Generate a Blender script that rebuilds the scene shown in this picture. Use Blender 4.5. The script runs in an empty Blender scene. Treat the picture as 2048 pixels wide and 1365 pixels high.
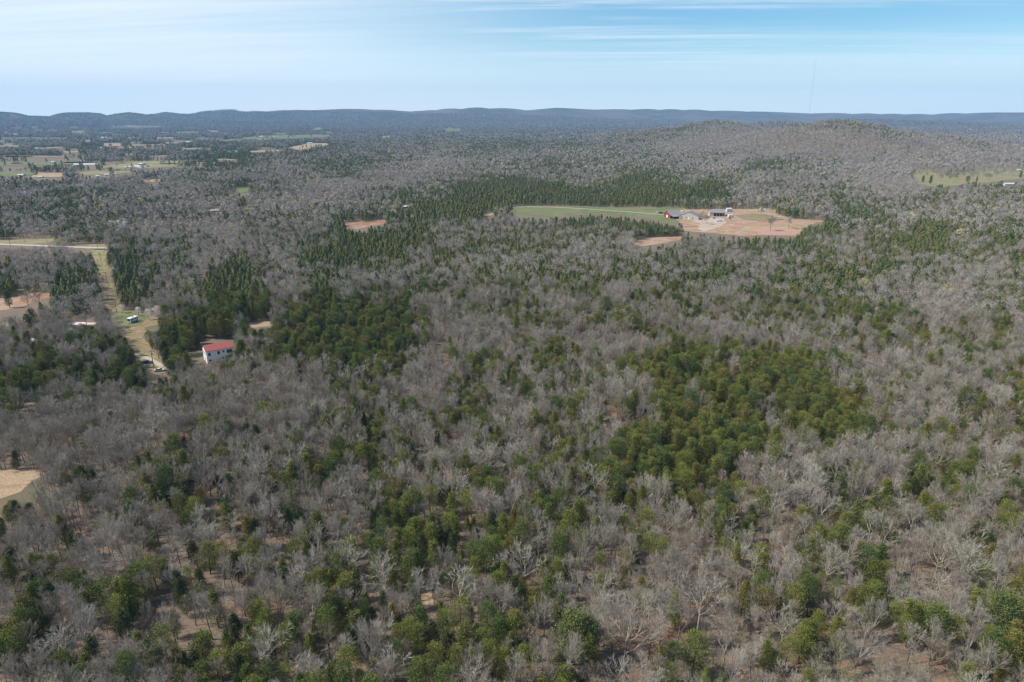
import bpy, bmesh, math, random
import numpy as np
from mathutils import Vector, Matrix

S = bpy.context.scene
C = S.collection
rad = math.radians

# ------------------------------------------------------------------ camera, light, exposure
H = 110.0                       # the drone hovers 110 m above the plain
PITCH = rad(18.38)
FPX = 1365.33                   # 24 mm lens on a 36 mm wide sensor, photo 2048 px wide
cam_d = bpy.data.cameras.new('camera'); cam = bpy.data.objects.new('camera', cam_d); C.objects.link(cam)
cam_d.lens = 24.0; cam_d.sensor_width = 36.0; cam_d.clip_start = 0.5; cam_d.clip_end = 60000
cam.location = (0, 0, H); cam.rotation_euler = (rad(90) - PITCH, 0, 0)
S.camera = cam
S.view_settings.view_transform = 'Standard'; S.view_settings.look = 'None'
S.view_settings.gamma = 1; S.view_settings.exposure = 0.55
S.cycles.use_denoising = True; S.cycles.filter_width = 1.35
SUN_EL = rad(48); SUN_AZ = rad(-98)     # azimuth clockwise from +Y: sun at the left, a touch behind the camera
SUN_DIR = Vector((math.sin(SUN_AZ) * math.cos(SUN_EL), math.cos(SUN_AZ) * math.cos(SUN_EL), math.sin(SUN_EL)))
sun_d = bpy.data.lights.new('sun', 'SUN'); sun = bpy.data.objects.new('sun', sun_d); C.objects.link(sun)
sun_d.energy = 4.1; sun_d.angle = rad(0.6); sun_d.color = (1.0, 0.93, 0.83)
sun.rotation_euler = (-SUN_DIR).to_track_quat('-Z', 'Y').to_euler(); sun.location = (0, 0, 400)

W = bpy.data.worlds.new('World'); S.world = W; W.use_nodes = True
def world():
    nt = W.node_tree; nt.nodes.clear(); N = nt.nodes.new; L = nt.links.new
    out = N('ShaderNodeOutputWorld'); bg = N('ShaderNodeBackground'); bg.inputs['Strength'].default_value = 0.085
    sky = N('ShaderNodeTexSky'); sky.sky_type = 'NISHITA'; sky.sun_disc = False
    sky.sun_elevation = SUN_EL; sky.sun_rotation = SUN_AZ; sky.air_density = 1.0; sky.dust_density = 0.3; sky.ozone_density = 2.2; sky.altitude = 250
    tc = N('ShaderNodeTexCoord'); sep = N('ShaderNodeSeparateXYZ'); L(tc.outputs['Generated'], sep.inputs[0])
    def m(op, a, b=None, c=None, clamp=False):
        n = N('ShaderNodeMath'); n.operation = op; n.use_clamp = clamp
        for i, v in enumerate((a, b, c)):
            if v is None: continue
            if isinstance(v, (int, float)): n.inputs[i].default_value = v
            else: L(v, n.inputs[i])
        return n.outputs[0]
    X, Y, Z = sep.outputs
    zz = m('ADD', m('MAXIMUM', Z, 0.0), 0.05)
    px = m('DIVIDE', X, zz); py = m('DIVIDE', Y, zz)
    def noise(sx, sy, sc, det, rough, off, dist=0.0):
        cb = N('ShaderNodeCombineXYZ'); L(m('MULTIPLY', px, sx), cb.inputs[0]); L(m('ADD', m('MULTIPLY', py, sy), m('MULTIPLY', px, 0.10 * sy)), cb.inputs[1]); cb.inputs[2].default_value = off
        n = N('ShaderNodeTexNoise'); n.inputs['Scale'].default_value = sc; n.inputs['Detail'].default_value = det
        n.inputs['Roughness'].default_value = rough; n.inputs['Distortion'].default_value = dist; L(cb.outputs[0], n.inputs['Vector']); return n.outputs['Fac']
    fib = noise(0.10, 1.0, 1.3, 7, 0.62, 3.1, 0.25)
    broad = noise(0.25, 0.5, 0.7, 3, 0.5, 7.7)
    fine = noise(0.35, 2.0, 2.2, 6, 0.7, 1.3, 0.2)
    def mr(v, a, b, c, d):
        n = N('ShaderNodeMapRange'); n.interpolation_type = 'SMOOTHSTEP'; L(v, n.inputs[0])
        for i, q in enumerate((a, b, c, d)): n.inputs[i + 1].default_value = q
        return n.outputs[0]
    left = mr(X, 0.22, -0.45, 0.0, 1.0)                    # a thin cirrus veil lies over the left half of this sky
    veil = m('MULTIPLY', left, m('ADD', 0.62, m('MULTIPLY', mr(m('ADD', m('MULTIPLY', fine, .5), m('MULTIPLY', fib, .5)), .3, .7, 0, 1), 0.38)), clamp=True)
    st = mr(m('ADD', m('MULTIPLY', fib, 0.7), m('MULTIPLY', fine, 0.3)), 0.44, 0.64, 0.0, 1.0)
    st = m('MULTIPLY', st, m('MULTIPLY', mr(broad, 0.3, 0.55, 0.35, 1.0), m('MULTIPLY', mr(Z, 0.02, 0.09, 0.0, 0.6), mr(X, -.35, -.05, .35, 1))))
    low = mr(Z, 0.12, 0.0, 0.0, 0.75)
    fac = m('MAXIMUM', m('MULTIPLY', veil, 0.88), st, clamp=True)
    # a few small fair weather clouds low over the horizon
    cb = N('ShaderNodeCombineXYZ'); az = m('ARCTAN2', X, Y); L(m('MULTIPLY', az, 9.0), cb.inputs[0]); L(m('MULTIPLY', Z, 48.0), cb.inputs[1])
    n = N('ShaderNodeTexNoise'); n.inputs['Scale'].default_value = 2.4; n.inputs['Detail'].default_value = 4; n.inputs['Roughness'].default_value = 0.55; L(cb.outputs[0], n.inputs['Vector'])
    puff = m('MULTIPLY', mr(n.outputs['Fac'], 0.66, 0.74, 0.0, 0.55), m('MULTIPLY', mr(Z, 0.018, 0.026, 0, 1), mr(Z, 0.075, 0.05, 0, 1)))
    puff = m('MULTIPLY', puff, mr(X, 0.0, 0.2, 0, 1))
    mix = N('ShaderNodeMix'); mix.data_type = 'RGBA'; L(m('MAXIMUM', fac, puff), mix.inputs['Factor']); tn = N('ShaderNodeMix'); tn.data_type = 'RGBA'; tn.blend_type = 'MULTIPLY'; tn.inputs['Factor'].default_value = 1; L(sky.outputs[0], tn.inputs['A']); tn.inputs['B'].default_value = (0.66, 1.0, 1.12, 1); L(tn.outputs['Result'], mix.inputs['A'])
    mix.inputs['B'].default_value = (8.2, 8.9, 9.3, 1)
    mx2 = N('ShaderNodeMix'); mx2.data_type = 'RGBA'; L(low, mx2.inputs['Factor']); L(mix.outputs['Result'], mx2.inputs['A']); mx2.inputs['B'].default_value = (9.3, 10.3, 10.7, 1)
    L(mx2.outputs['Result'], bg.inputs['Color']); L(bg.outputs[0], out.inputs[0])
world()

# ------------------------------------------------------------------ photograph measurements -> places on the ground
cp, sp = math.cos(PITCH), math.sin(PITCH)
def gp(u, v, z=0.0):
    a = (u - 1024) / FPX; b = (682.5 - v) / FPX
    dz = -sp + b * cp; t = (z - H) / dz
    return Vector((a * t, (cp + b * sp) * t, z))
def proj(x, y, z):
    d = y * cp - (z - H) * sp
    return 1024 + FPX * x / d, 682.5 - FPX * (y * sp + (z - H) * cp) / d

def vnoise(x, y, s, seed):
    x = np.asarray(x) / s; y = np.asarray(y) / s
    xi = np.floor(x).astype(np.int64); yi = np.floor(y).astype(np.int64); fx = x - xi; fy = y - yi
    fx = fx * fx * (3 - 2 * fx); fy = fy * fy * (3 - 2 * fy)
    def h(a, b):
        n = (a * 374761393 + b * 668265263 + seed * 974634777) & 0xffffffff
        n = ((n ^ (n >> 13)) * 1274126177) & 0xffffffff
        return ((n ^ (n >> 16)) & 0xffff) / 65535.0
    return (h(xi, yi) * (1 - fx) + h(xi + 1, yi) * fx) * (1 - fy) + (h(xi, yi + 1) * (1 - fx) + h(xi + 1, yi + 1) * fx) * fy

# terrain height: flat plain, wooded knobs to the right, long ridges on the horizon
def top_at(u, v, D):
    p = gp(u, v, H - 1e-3); k = D / p.y if p.y > 0 else 0
    x = (u - 1024) / FPX * (D * cp)
    return x, D, H - (v - 229.0) / FPX * D * 1.03
HILLS = []
for u, v, D, sx, sy in ((1690, 246, 2050, 150, 240), (1590, 258, 2050, 110, 220), (1810, 262, 2150, 190, 250), (1440, 246, 2750, 165, 320), (1345, 258, 2750, 190, 320), (1360, 266, 2700, 150, 300),
                        (1560, 243, 3900, 170, 350), (1620, 247, 3900, 260, 400), (1680, 254, 2900, 260, 300), (1250, 268, 3900, 480, 300), (1080, 268, 4100, 450, 260), (1745, 239, 6800, 420, 500), (1850, 243, 6700, 380, 500)):
    x, y, z = top_at(u, v, D); HILLS.append((x, y, z - 8.0, sx, sy))
SKY_U = [-900, -300, 0, 50, 72, 110, 130, 150, 190, 215, 225, 240, 270, 305, 340, 370, 400, 430, 480, 500, 560, 620, 700, 760, 800, 850, 880, 960, 1020, 1050, 1110, 1200, 1300, 1380, 1440, 1500, 1600, 1700, 1850, 1900, 1950, 2048, 2400, 3000]
SKY_V = [224, 226, 227, 229, 234, 234, 230.5, 229, 228, 229.5, 233, 231, 228, 232, 228, 231, 230, 225, 223, 226, 224, 222, 221, 221, 224, 224, 221, 218, 220, 222, 219, 221, 221, 222, 224, 224.5, 227.5, 228.5, 229.5, 228, 227.5, 226, 225, 226]
def terrain(x, y):
    x = np.asarray(x, dtype=float); y = np.asarray(y, dtype=float)
    h = np.zeros(np.broadcast(x, y).shape)
    for hx, hy, hz, sx, sy in HILLS:
        g = np.exp(-((x - hx) / sx) ** 2 / 2 - ((y - hy) / sy) ** 2 / 2)
        h = np.maximum(h, hz * g) + 0.12 * np.minimum(h, hz * g)
    h = h * (0.93 + 0.14 * vnoise(x, y, 130, 5))
    r = np.hypot(x, y); yy = np.maximum(y, 1.0)
    u = 1024 + FPX * cp ** -1 * (x / yy) * 0.985
    u = np.clip(np.where(y > 0, u, np.where(x < 0, -900, 3000)), -900, 3000)
    v = np.interp(u, SKY_U, SKY_V) - 1.3 * np.abs(np.sin(u / 23.0 + 1.5 * np.sin(u / 71.0))) * (0.4 + vnoise(u, u * 0, 120, 61)) + 0.6
    D = np.interp(u, [0, 500, 1000, 1400, 1600, 2048], [7800, 8600, 9000, 9800, 11000, 10800])
    zr = H - (v - 229.4) / FPX * D
    t = np.clip((r - (D - 2200)) / 2200, 0, 1); t = t * t * (3 - 2 * t)
    rl = vnoise(x, y, 900, 3) * .6 + vnoise(x, y, 350, 4) * .4
    far = zr * t * np.where(r < D, 0.30 + 0.70 * np.clip((r - D + 900) / 900, 0, 1) ** 1.5 + 0.50 * (1 - np.clip((r - D + 900) / 900, 0, 1)) * (rl - .25), 1.0) - np.clip((r - D) / 1000, 0, 1) * 14
    roll = (vnoise(x, y, 700, 11) * 10 + vnoise(x, y, 260, 12) * 4) * np.clip((r - 4800) / 2000, 0, 1)
    h = h + np.where(r > D - 2200, far, 0) + np.where(r < D - 400, roll, roll * np.clip((D - r) / 400, 0, 1))
    return h

# ------------------------------------------------------------------ materials
MATS = {}
def new_mat(name):
    m = bpy.data.materials.new(name); m.use_nodes = True; nt = m.node_tree
    b = nt.nodes['Principled BSDF']; b.inputs['Roughness'].default_value = 0.9
    try: b.inputs['Specular IOR Level'].default_value = 0.12
    except KeyError: pass
    MATS[name] = m; return m, nt, b
def ramp(nt, fac, stops):
    r = nt.nodes.new('ShaderNodeValToRGB'); nt.links.new(fac, r.inputs[0]); e = r.color_ramp.elements
    while len(e) < len(stops): e.new(0.5)
    for q, (p, c) in zip(e, stops): q.position = p; q.color = (*c, 1)
    return r.outputs[0]
def nz(nt, scale, det=4, rough=0.55, vec=None, dist=0.0):
    n = nt.nodes.new('ShaderNodeTexNoise'); n.inputs['Scale'].default_value = scale; n.inputs['Detail'].default_value = det
    n.inputs['Roughness'].default_value = rough; n.inputs['Distortion'].default_value = dist
    if vec is not None: nt.links.new(vec, n.inputs['Vector'])
    return n.outputs['Fac']
def mixc(nt, f, a, b):
    n = nt.nodes.new('ShaderNodeMix'); n.data_type = 'RGBA'
    for k, v in (('Factor', f), ('A', a), ('B', b)):
        if isinstance(v, (int, float)): n.inputs[k].default_value = v
        elif isinstance(v, tuple): n.inputs[k].default_value = (*v, 1)
        else: nt.links.new(v, n.inputs[k])
    return n.outputs['Result']
def mth(nt, op, a, b=0.0, clamp=False):
    n = nt.nodes.new('ShaderNodeMath'); n.operation = op; n.use_clamp = clamp
    for i, v in enumerate((a, b)):
        if isinstance(v, (int, float)): n.inputs[i].default_value = v
        else: nt.links.new(v, n.inputs[i])
    return n.outputs[0]
def position(nt): return nt.nodes.new('ShaderNodeNewGeometry').outputs['Position']
def smooth(nt, v, a, b, c=0.0, d=1.0):
    n = nt.nodes.new('ShaderNodeMapRange'); n.interpolation_type = 'SMOOTHSTEP'; nt.links.new(v, n.inputs[0])
    for i, q in enumerate((a, b, c, d)): n.inputs[i + 1].default_value = q
    return n.outputs[0]

def mat_simple(name, col, var=0.12, scale=2.0, rough=0.85, metal=0.0):
    m, nt, b = new_mat(name)
    tc = nt.nodes.new('ShaderNodeTexCoord'); f = nz(nt, scale, 5, 0.6, tc.outputs['Object'])
    lo = tuple(c * (1 - var) for c in col); hi = tuple(min(1, c * (1 + var)) for c in col)
    nt.links.new(ramp(nt, f, [(0.3, lo), (0.7, hi)]), b.inputs['Base Color'])
    b.inputs['Roughness'].default_value = rough; b.inputs['Metallic'].default_value = metal
    return m
def mat_tint(name, stops, rnd=0.0):
    """plant material: colour of each plant drawn from its own random value and its tint attribute"""
    m, nt, b = new_mat(name)
    a = nt.nodes.new('ShaderNodeAttribute'); a.attribute_name = 'tint'
    oi = nt.nodes.new('ShaderNodeObjectInfo')
    use = nt.nodes.new('ShaderNodeAttribute'); use.attribute_name = 'own'      # 1 on merged far trees, 0 on real or instanced ones
    n = nt.nodes.new('ShaderNodeMix'); n.data_type = 'FLOAT'; nt.links.new(use.outputs['Fac'], n.inputs[0]); nt.links.new(oi.outputs['Random'], n.inputs[2]); nt.links.new(a.outputs['Fac'], n.inputs[3])
    tc = nt.nodes.new('ShaderNodeTexCoord'); f = nz(nt, 1.1, 3, 0.6, tc.outputs['Object'])
    col = ramp(nt, n.outputs[0], stops)
    g = nt.nodes.new('ShaderNodeHueSaturation'); nt.links.new(col, g.inputs['Color']); nt.links.new(smooth(nt, f, 0.3, 0.7, 0.78, 1.22), g.inputs['Value'])
    nt.links.new(g.outputs[0], b.inputs['Base Color']); return m

# bare bark and twigs: three tints of near trees, and one for the merged far ones
M_GREY = mat_tint('grey_twigs', [(0, (0.250, 0.222, 0.188)), (.4, (0.335, 0.300, 0.260)), (.7, (0.306, 0.268, 0.221)), (1, (0.412, 0.372, 0.327))])
M_BROWN = mat_tint('brown_twigs', [(0, (0.211, 0.170, 0.131)), (.5, (0.290, 0.233, 0.179)), (1, (0.256, 0.227, 0.156))])
M_PALE = mat_tint('pale_twigs', [(0, (0.304, 0.276, 0.234)), (.5, (0.399, 0.368, 0.315)), (1, (0.342, 0.331, 0.264))])
M_GREENISH = mat_tint('budding_twigs', [(0, (0.222, 0.233, 0.131)), (.5, (0.278, 0.275, 0.162)), (1, (0.290, 0.275, 0.190))])
M_BARK = mat_tint('dark_bark', [(0, (.075, .065, .058)), (.5, (.12, .105, .095)), (1, (.165, .150, .135))])
M_FARBARE = mat_tint('far_twigs', [(0, (0.137, 0.126, 0.117)), (.12, (0.207, 0.187, 0.167)), (.25, (0.288, 0.261, 0.235)), (.45, (0.267, 0.236, 0.202)), (.65, (0.326, 0.300, 0.271)), (.80, (0.278, 0.246, 0.210)), (.90, (0.370, 0.342, 0.309)), (.965, (0.305, 0.273, 0.202)), (.975, (0.370, 0.348, 0.151)), (1, (0.413, 0.389, 0.162))])
M_CEDAR = mat_tint('cedar_foliage', [(0, (0.070, 0.102, 0.032)), (.3, (0.097, 0.129, 0.036)), (.6, (0.124, 0.155, 0.040)), (.8, (0.146, 0.151, 0.044)), (1, (0.093, 0.138, 0.046))])
M_OLIVE = mat_tint('olive_cedar_foliage', [(0, (0.131, 0.151, 0.038)), (.5, (0.166, 0.181, 0.040)), (1, (0.157, 0.135, 0.042))])
M_DARK = mat_tint('dark_cedar_foliage', [(0, (0.048, 0.074, 0.028)), (.5, (0.067, 0.092, 0.033)), (1, (0.081, 0.085, 0.036))])
M_FARCEDAR = mat_tint('far_cedar_foliage', [(0, (0.055, 0.077, 0.031)), (.3, (0.077, 0.096, 0.034)), (.6, (0.104, 0.118, 0.039)), (.8, (0.134, 0.127, 0.043)), (1, (0.077, 0.105, 0.043))])
M_BLOSSOM = mat_tint('white_blossom', [(0, (.62, .60, .55)), (1, (.74, .72, .66))])

def ground_mat():
    m, nt, b = new_mat('leaf_litter_and_far_woodland')
    P = position(nt)
    f1 = nz(nt, 0.11, 6, 0.62, P); f2 = nz(nt, 1.6, 6, 0.7, P); f3 = nz(nt, 0.035, 5, 0.6, P, 0.6)
    litter = ramp(nt, f2, [(.28, (.075, .062, .050)), (.45, (.140, .110, .084)), (.6, (.20, .155, .118)), (.75, (.27, .215, .168))])
    litter = mixc(nt, smooth(nt, f1, .52, .68), litter, (.22, .13, .082))
    litter = mixc(nt, smooth(nt, f3, .52, .62, 0, .7), litter, (.11, .105, .06))
    # the wooded plain from about two kilometres on: grey-brown woods, darker cedar patches, a few pale clearings
    mp = nt.nodes.new('ShaderNodeMapping'); mp.inputs['Scale'].default_value = (0.55, 1.0, 1.0); nt.links.new(P, mp.inputs[0])
    g1 = nz(nt, 0.0045, 8, 0.68, mp.outputs[0], 0.5); g2 = nz(nt, 0.0022, 5, 0.6, mp.outputs[0]); g3 = nz(nt, 0.05, 4, 0.7, P); g4 = nz(nt, 0.0031, 6, 0.62, mp.outputs[0], 1.2)
    wood = ramp(nt, g1, [(.32, (.030, .044, .024)), (.46, (.085, .078, .062)), (.58, (.135, .122, .106)), (.72, (.095, .090, .062))])
    wood = mixc(nt, smooth(nt, g3, .35, .7, 0, .55), wood, (.045, .047, .036))
    wood = mixc(nt, smooth(nt, g4, .64, .67), wood, (.21, .235, .105))
    wood = mixc(nt, smooth(nt, g2, .655, .675), wood, (.30, .24, .15))
    ln = nt.nodes.new('ShaderNodeVectorMath'); ln.operation = 'LENGTH'; nt.links.new(P, ln.inputs[0])
    nt.links.new(mixc(nt, smooth(nt, ln.outputs['Value'], 1900, 3600), litter, wood), b.inputs['Base Color'])
    bp = nt.nodes.new('ShaderNodeBump'); bp.inputs['Strength'].default_value = 0.6; bp.inputs['Distance'].default_value = 0.25; nt.links.new(f2, bp.inputs['Height']); nt.links.new(bp.outputs[0], b.inputs['Normal'])
    return m
M_GROUND = ground_mat()
def patch_mat(name, cols, sc=0.12, speck=None):
    m, nt, b = new_mat(name); P = position(nt)
    mp = nt.nodes.new('ShaderNodeMapping'); mp.inputs['Scale'].default_value = (0.45, 1, 1); nt.links.new(P, mp.inputs[0])
    f = nz(nt, sc, 7, 0.62, mp.outputs[0], 0.8); k = len(cols)
    c = ramp(nt, f, [(0.36 + 0.28 * i / (k - 1), q) for i, q in enumerate(cols)])
    g = nz(nt, 1.3, 5, 0.7, P); h = nt.nodes.new('ShaderNodeHueSaturation'); nt.links.new(c, h.inputs['Color']); nt.links.new(smooth(nt, g, .3, .7, .75, 1.25), h.inputs['Value'])
    col = h.outputs[0]
    if speck: col = mixc(nt, smooth(nt, nz(nt, sc * 2.3, 4, .6, P), .56, .66), col, speck)
    nt.links.new(col, b.inputs['Base Color']); return m
M_GRASS = patch_mat('green_pasture', [(.075, .115, .042), (.11, .14, .055), (.17, .165, .085), (.095, .125, .05), (.145, .15, .07)], 0.04)
M_PASTURE = patch_mat('winter_pasture', [(.12, .145, .055), (.20, .195, .095), (.26, .205, .12), (.15, .165, .07), (.23, .20, .11)], 0.035)
M_DIRT = patch_mat('red_clay', [(0.217, 0.115, 0.065), (0.279, 0.163, 0.100), (0.340, 0.248, 0.180), (0.232, 0.179, 0.135)], 0.05, (0.310, 0.283, 0.260))
M_FARM = patch_mat('bare_farm_yard', [(.31, .155, .085), (.32, .20, .135), (.23, .19, .10), (.36, .26, .20), (.29, .165, .10), (.31, .22, .155)], 0.05, (.38, .29, .24))
M_TAN = patch_mat('dry_tan_grass', [(0.258, 0.185, 0.115), (0.327, 0.246, 0.166), (0.292, 0.216, 0.138)], 0.08)
M_CUT = patch_mat('cleared_strip', [(0.106, 0.121, 0.052), (0.194, 0.158, 0.095), (0.246, 0.163, 0.095), (0.132, 0.158, 0.057), (0.220, 0.186, 0.123)], 0.10, (0.299, 0.251, 0.190))
M_ROAD = mat_simple('pale_gravel', (.36, .32, .27), .2, .6)
M_ASPH = mat_simple('worn_road', (.36, .34, .32), .12, .3)

# ------------------------------------------------------------------ helpers
def tag(o, label=None, cat=None, group=None, kind=None):
    if label: o['label'] = label
    if cat: o['category'] = cat
    if group: o['group'] = group
    if kind: o['kind'] = kind
    return o
def link(name, data, parent=None):
    o = bpy.data.objects.new(name, data); C.objects.link(o)
    if parent is not None: o.parent = parent
    return o
def root(name, loc, rz=0.0):
    o = link(name, None); o.location = loc; o.rotation_euler = (0, 0, rz); o.empty_display_size = 0.5; return o
def mesh_np(name, V, T, mats, mi=None, attrs=None):
    me = bpy.data.meshes.new(name); V = np.asarray(V, dtype=np.float32).reshape(-1, 3); T = np.asarray(T, dtype=np.int32).reshape(-1, 3)
    me.vertices.add(len(V)); me.vertices.foreach_set('co', V.ravel())
    me.loops.add(T.size); me.loops.foreach_set('vertex_index', T.ravel())
    me.polygons.add(len(T)); me.polygons.foreach_set('loop_start', np.arange(0, T.size, 3, dtype=np.int32))
    for m in mats: me.materials.append(m)
    if mi is not None: me.polygons.foreach_set('material_index', np.asarray(mi, dtype=np.int32))
    for k, (ty, dom, arr) in (attrs or {}).items():
        a = me.attributes.new(k, ty, dom)
        a.data.foreach_set('vector' if ty == 'FLOAT_VECTOR' else 'value', np.asarray(arr).ravel())
    me.update(calc_edges=True); return me
class MB:
    """collects boxes, prisms and tubes, then links them as one mesh object"""
    def __init__(s): s.bm = bmesh.new()
    def box(s, x0, x1, y0, y1, z0, z1):
        v = [s.bm.verts.new((x, y, z)) for z in (z0, z1) for x, y in ((x0, y0), (x1, y0), (x1, y1), (x0, y1))]
        for f in ((3, 2, 1, 0), (4, 5, 6, 7), (0, 1, 5, 4), (1, 2, 6, 5), (2, 3, 7, 6), (3, 0, 4, 7)): s.bm.faces.new([v[i] for i in f])
        return s
    def prism(s, prof, a0, a1, axis='x'):
        def P(p, a): return (a, p[0], p[1]) if axis == 'x' else (p[0], a, p[1])
        A = [s.bm.verts.new(P(p, a0)) for p in prof]; B = [s.bm.verts.new(P(p, a1)) for p in prof]; n = len(prof)
        s.bm.faces.new(A); s.bm.faces.new(B[::-1])
        for i in range(n): s.bm.faces.new((A[i], B[i], B[(i + 1) % n], A[(i + 1) % n]))
        return s
    def tube(s, p, q, r0, r1, n=8):
        p = Vector(p); q = Vector(q); d = (q - p).normalized(); a = d.orthogonal().normalized(); b = d.cross(a)
        R = [[s.bm.verts.new(c + (a * math.cos(t) + b * math.sin(t)) * r) for t in [2 * math.pi * i / n for i in range(n)]] for c, r in ((p, r0), (q, r1))]
        for i in range(n): s.bm.faces.new((R[0][i], R[0][(i + 1) % n], R[1][(i + 1) % n], R[1][i]))
        s.bm.faces.new(R[0][::-1]); s.bm.faces.new(R[1]); return s
    def quad(s, *pts): s.bm.faces.new([s.bm.verts.new(p) for p in pts]); return s
    def build(s, name, mat, parent=None, bevel=0.0):
        bmesh.ops.recalc_face_normals(s.bm, faces=s.bm.faces)
        if bevel: bmesh.ops.bevel(s.bm, geom=list(s.bm.edges), offset=bevel, segments=2, affect='EDGES', profile=0.6)
        me = bpy.data.meshes.new(name); s.bm.to_mesh(me); s.bm.free(); me.materials.append(mat)
        return link(name, me, parent)

# ------------------------------------------------------------------ the ground
def build_ground():
    az = np.concatenate([np.linspace(-48, 48, 560), np.linspace(51, 309, 60)]); az = np.radians(az)
    r = np.concatenate([[4], np.geomspace(20, 1200, 26), np.linspace(1260, 5000, 110), np.geomspace(5050, 12300, 200)])
    A, R = np.meshgrid(az, r); X = R * np.sin(A); Y = R * np.cos(A); Z = terrain(X, Y)
    n, k = len(r), len(az); V = np.stack([X, Y, Z], -1).reshape(-1, 3)
    i, j = np.meshgrid(np.arange(n - 1), np.arange(k), indexing='ij'); j2 = (j + 1) % k
    a = i * k + j; b = i * k + j2; c = (i + 1) * k + j2; d = (i + 1) * k + j
    T = np.concatenate([np.stack([a, b, c], -1).reshape(-1, 3), np.stack([a, c, d], -1).reshape(-1, 3)])[:, ::-1]
    V = np.concatenate([V, [[0, 0, 0]]]); T = np.concatenate([T, np.stack([np.arange(k), np.full(k, len(V) - 1), (np.arange(k) + 1) % k], -1)[:, ::-1]])
    me = mesh_np('ground', V, T, [M_GROUND]); me.polygons.foreach_set('use_smooth', np.ones(len(T), dtype=bool))
    # make sure it faces up
    if me.polygons[len(T) // 2].normal.z < 0: me.flip_normals()
    tag(link('ground', me), 'wooded plain covered in brown leaf litter, rising to low ridges on the horizon', kind='structure')
build_ground()

CLEAR = []          # outlines (photo pixels) where no tree may stand or reach into
def patch(name, pts, mat, label, lift=0.03, clear=True, grow=1.0):
    """a sheet of open ground with its outline measured on the photograph"""
    P0 = [gp(u, v) for u, v in pts]; P = []; ro = random.Random(len(pts) * 131 + int(pts[0][0]))
    for a, b in zip(P0, P0[1:] + P0[:1]):                 # ragged outline
        n = Vector((b.y - a.y, a.x - b.x, 0)) * .05; n = n.normalized() * min(n.length, 3.5) if n.length > 0 else n
        P.append(a); P += [a.lerp(b, k / 5 + ro.uniform(-.05, .05)) + n * ro.uniform(-1, 1) for k in (1, 2, 3, 4)]
    cx = sum(p.x for p in P) / len(P); cy = sum(p.y for p in P) / len(P)
    bm = bmesh.new(); vs = [bm.verts.new((cx + (p.x - cx) * grow, cy + (p.y - cy) * grow, 0)) for p in P]
    f = bm.faces.new(vs); bmesh.ops.triangulate(bm, faces=[f])
    for _ in range(2): bmesh.ops.subdivide_edges(bm, edges=list(bm.edges), cuts=1, use_grid_fill=True)
    for v in bm.verts: v.co.z = float(terrain(v.co.x, v.co.y)) + lift
    bmesh.ops.recalc_face_normals(bm, faces=bm.faces)
    for f in bm.faces:
        if f.normal.z < 0: f.normal_flip()
    me = bpy.data.meshes.new(name); bm.to_mesh(me); bm.free(); me.materials.append(mat)
    tag(link(name, me), label, kind='structure')
    if clear: CLEAR.append(np.array(pts, dtype=float))
def strip(name, pts, w, mat, label, lift=0.05, clear=0.0):
    P = [gp(u, v) for u, v in pts]; Q = []
    for a, b in zip(P[:-1], P[1:]):                       # resample smoothly
        for k in range(6): Q.append(a.lerp(b, k / 6))
    Q.append(P[-1]); bm = bmesh.new(); rows = []
    for i, p in enumerate(Q):
        d = (Q[min(i + 1, len(Q) - 1)] - Q[max(i - 1, 0)]).normalized(); n = Vector((-d.y, d.x, 0))
        ww = w * (0.9 + 0.2 * random.random()) / 2
        rows.append((bm.verts.new(p + n * ww + Vector((0, 0, lift))), bm.verts.new(p - n * ww + Vector((0, 0, lift)))))
    for a, b in zip(rows[:-1], rows[1:]):
        f = bm.faces.new((a[0], b[0], b[1], a[1])); f.normal_update()
        if f.normal.z < 0: f.normal_flip()
    me = bpy.data.meshes.new(name); bm.to_mesh(me); bm.free(); me.materials.append(mat)
    tag(link(name, me), label, kind='structure')
random.seed(4)
# the farm clearing in the middle distance
patch('grass_field', [(1022, 415), (1060, 412), (1110, 412), (1200, 414), (1370, 416), (1372, 422), (1352, 436), (1400, 443), (1330, 445), (1300, 438), (1240, 431), (1180, 428), (1100, 433), (1045, 434), (1026, 428)], M_GRASS, 'long green field left of the red barn', 0.03, grow=1.01)
patch('farm_yard', [(1352, 436), (1372, 420), (1420, 420), (1470, 419), (1552, 419), (1556, 430), (1580, 437), (1625, 441), (1665, 441), (1610, 450), (1593, 471), (1540, 470), (1480, 471), (1430, 466), (1385, 463), (1360, 458), (1375, 450)], M_FARM, 'bare tan and orange farm yard around the sheds', 0.06, grow=1.035)
patch('clay_clearing', [(1266, 487), (1272, 482), (1300, 476), (1345, 473), (1368, 472), (1362, 480), (1325, 487), (1290, 492), (1270, 491)], M_DIRT, 'orange clay clearing in front of the farm yard')
patch('clay_clearing', [(684, 446), (700, 445), (775, 441), (772, 447), (742, 452), (715, 459), (700, 455)], M_DIRT, 'orange clay clearing among cedars left of the green field')
patch('clay_clearing', [(960, 432), (985, 426), (996, 428), (975, 433)], M_DIRT, 'small tan clearing at the left end of the green field')
strip('gravel_drive', [(1000, 415), (1060, 414), (1110, 415), (1200, 420), (1270, 425), (1330, 430), (1350, 431)], 3.6, M_ROAD, 'pale gravel drive running along the green field to the barn', 0.07)
patch('gravel_yard', [(1385, 441), (1418, 436), (1446, 437), (1452, 446), (1436, 455), (1410, 463), (1392, 458), (1402, 448)], patch_mat('pale_gravel_yard', [(.33, .27, .22), (.40, .34, .29), (.36, .26, .19)], 0.08), 'pale worn gravel in front of the garage', 0.10, clear=False)
patch('weedy_strip', [(1470, 432), (1505, 427), (1545, 431), (1570, 441), (1530, 444), (1490, 440)], M_CUT, 'weedy strip across the farm yard', 0.10, clear=False)
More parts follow.
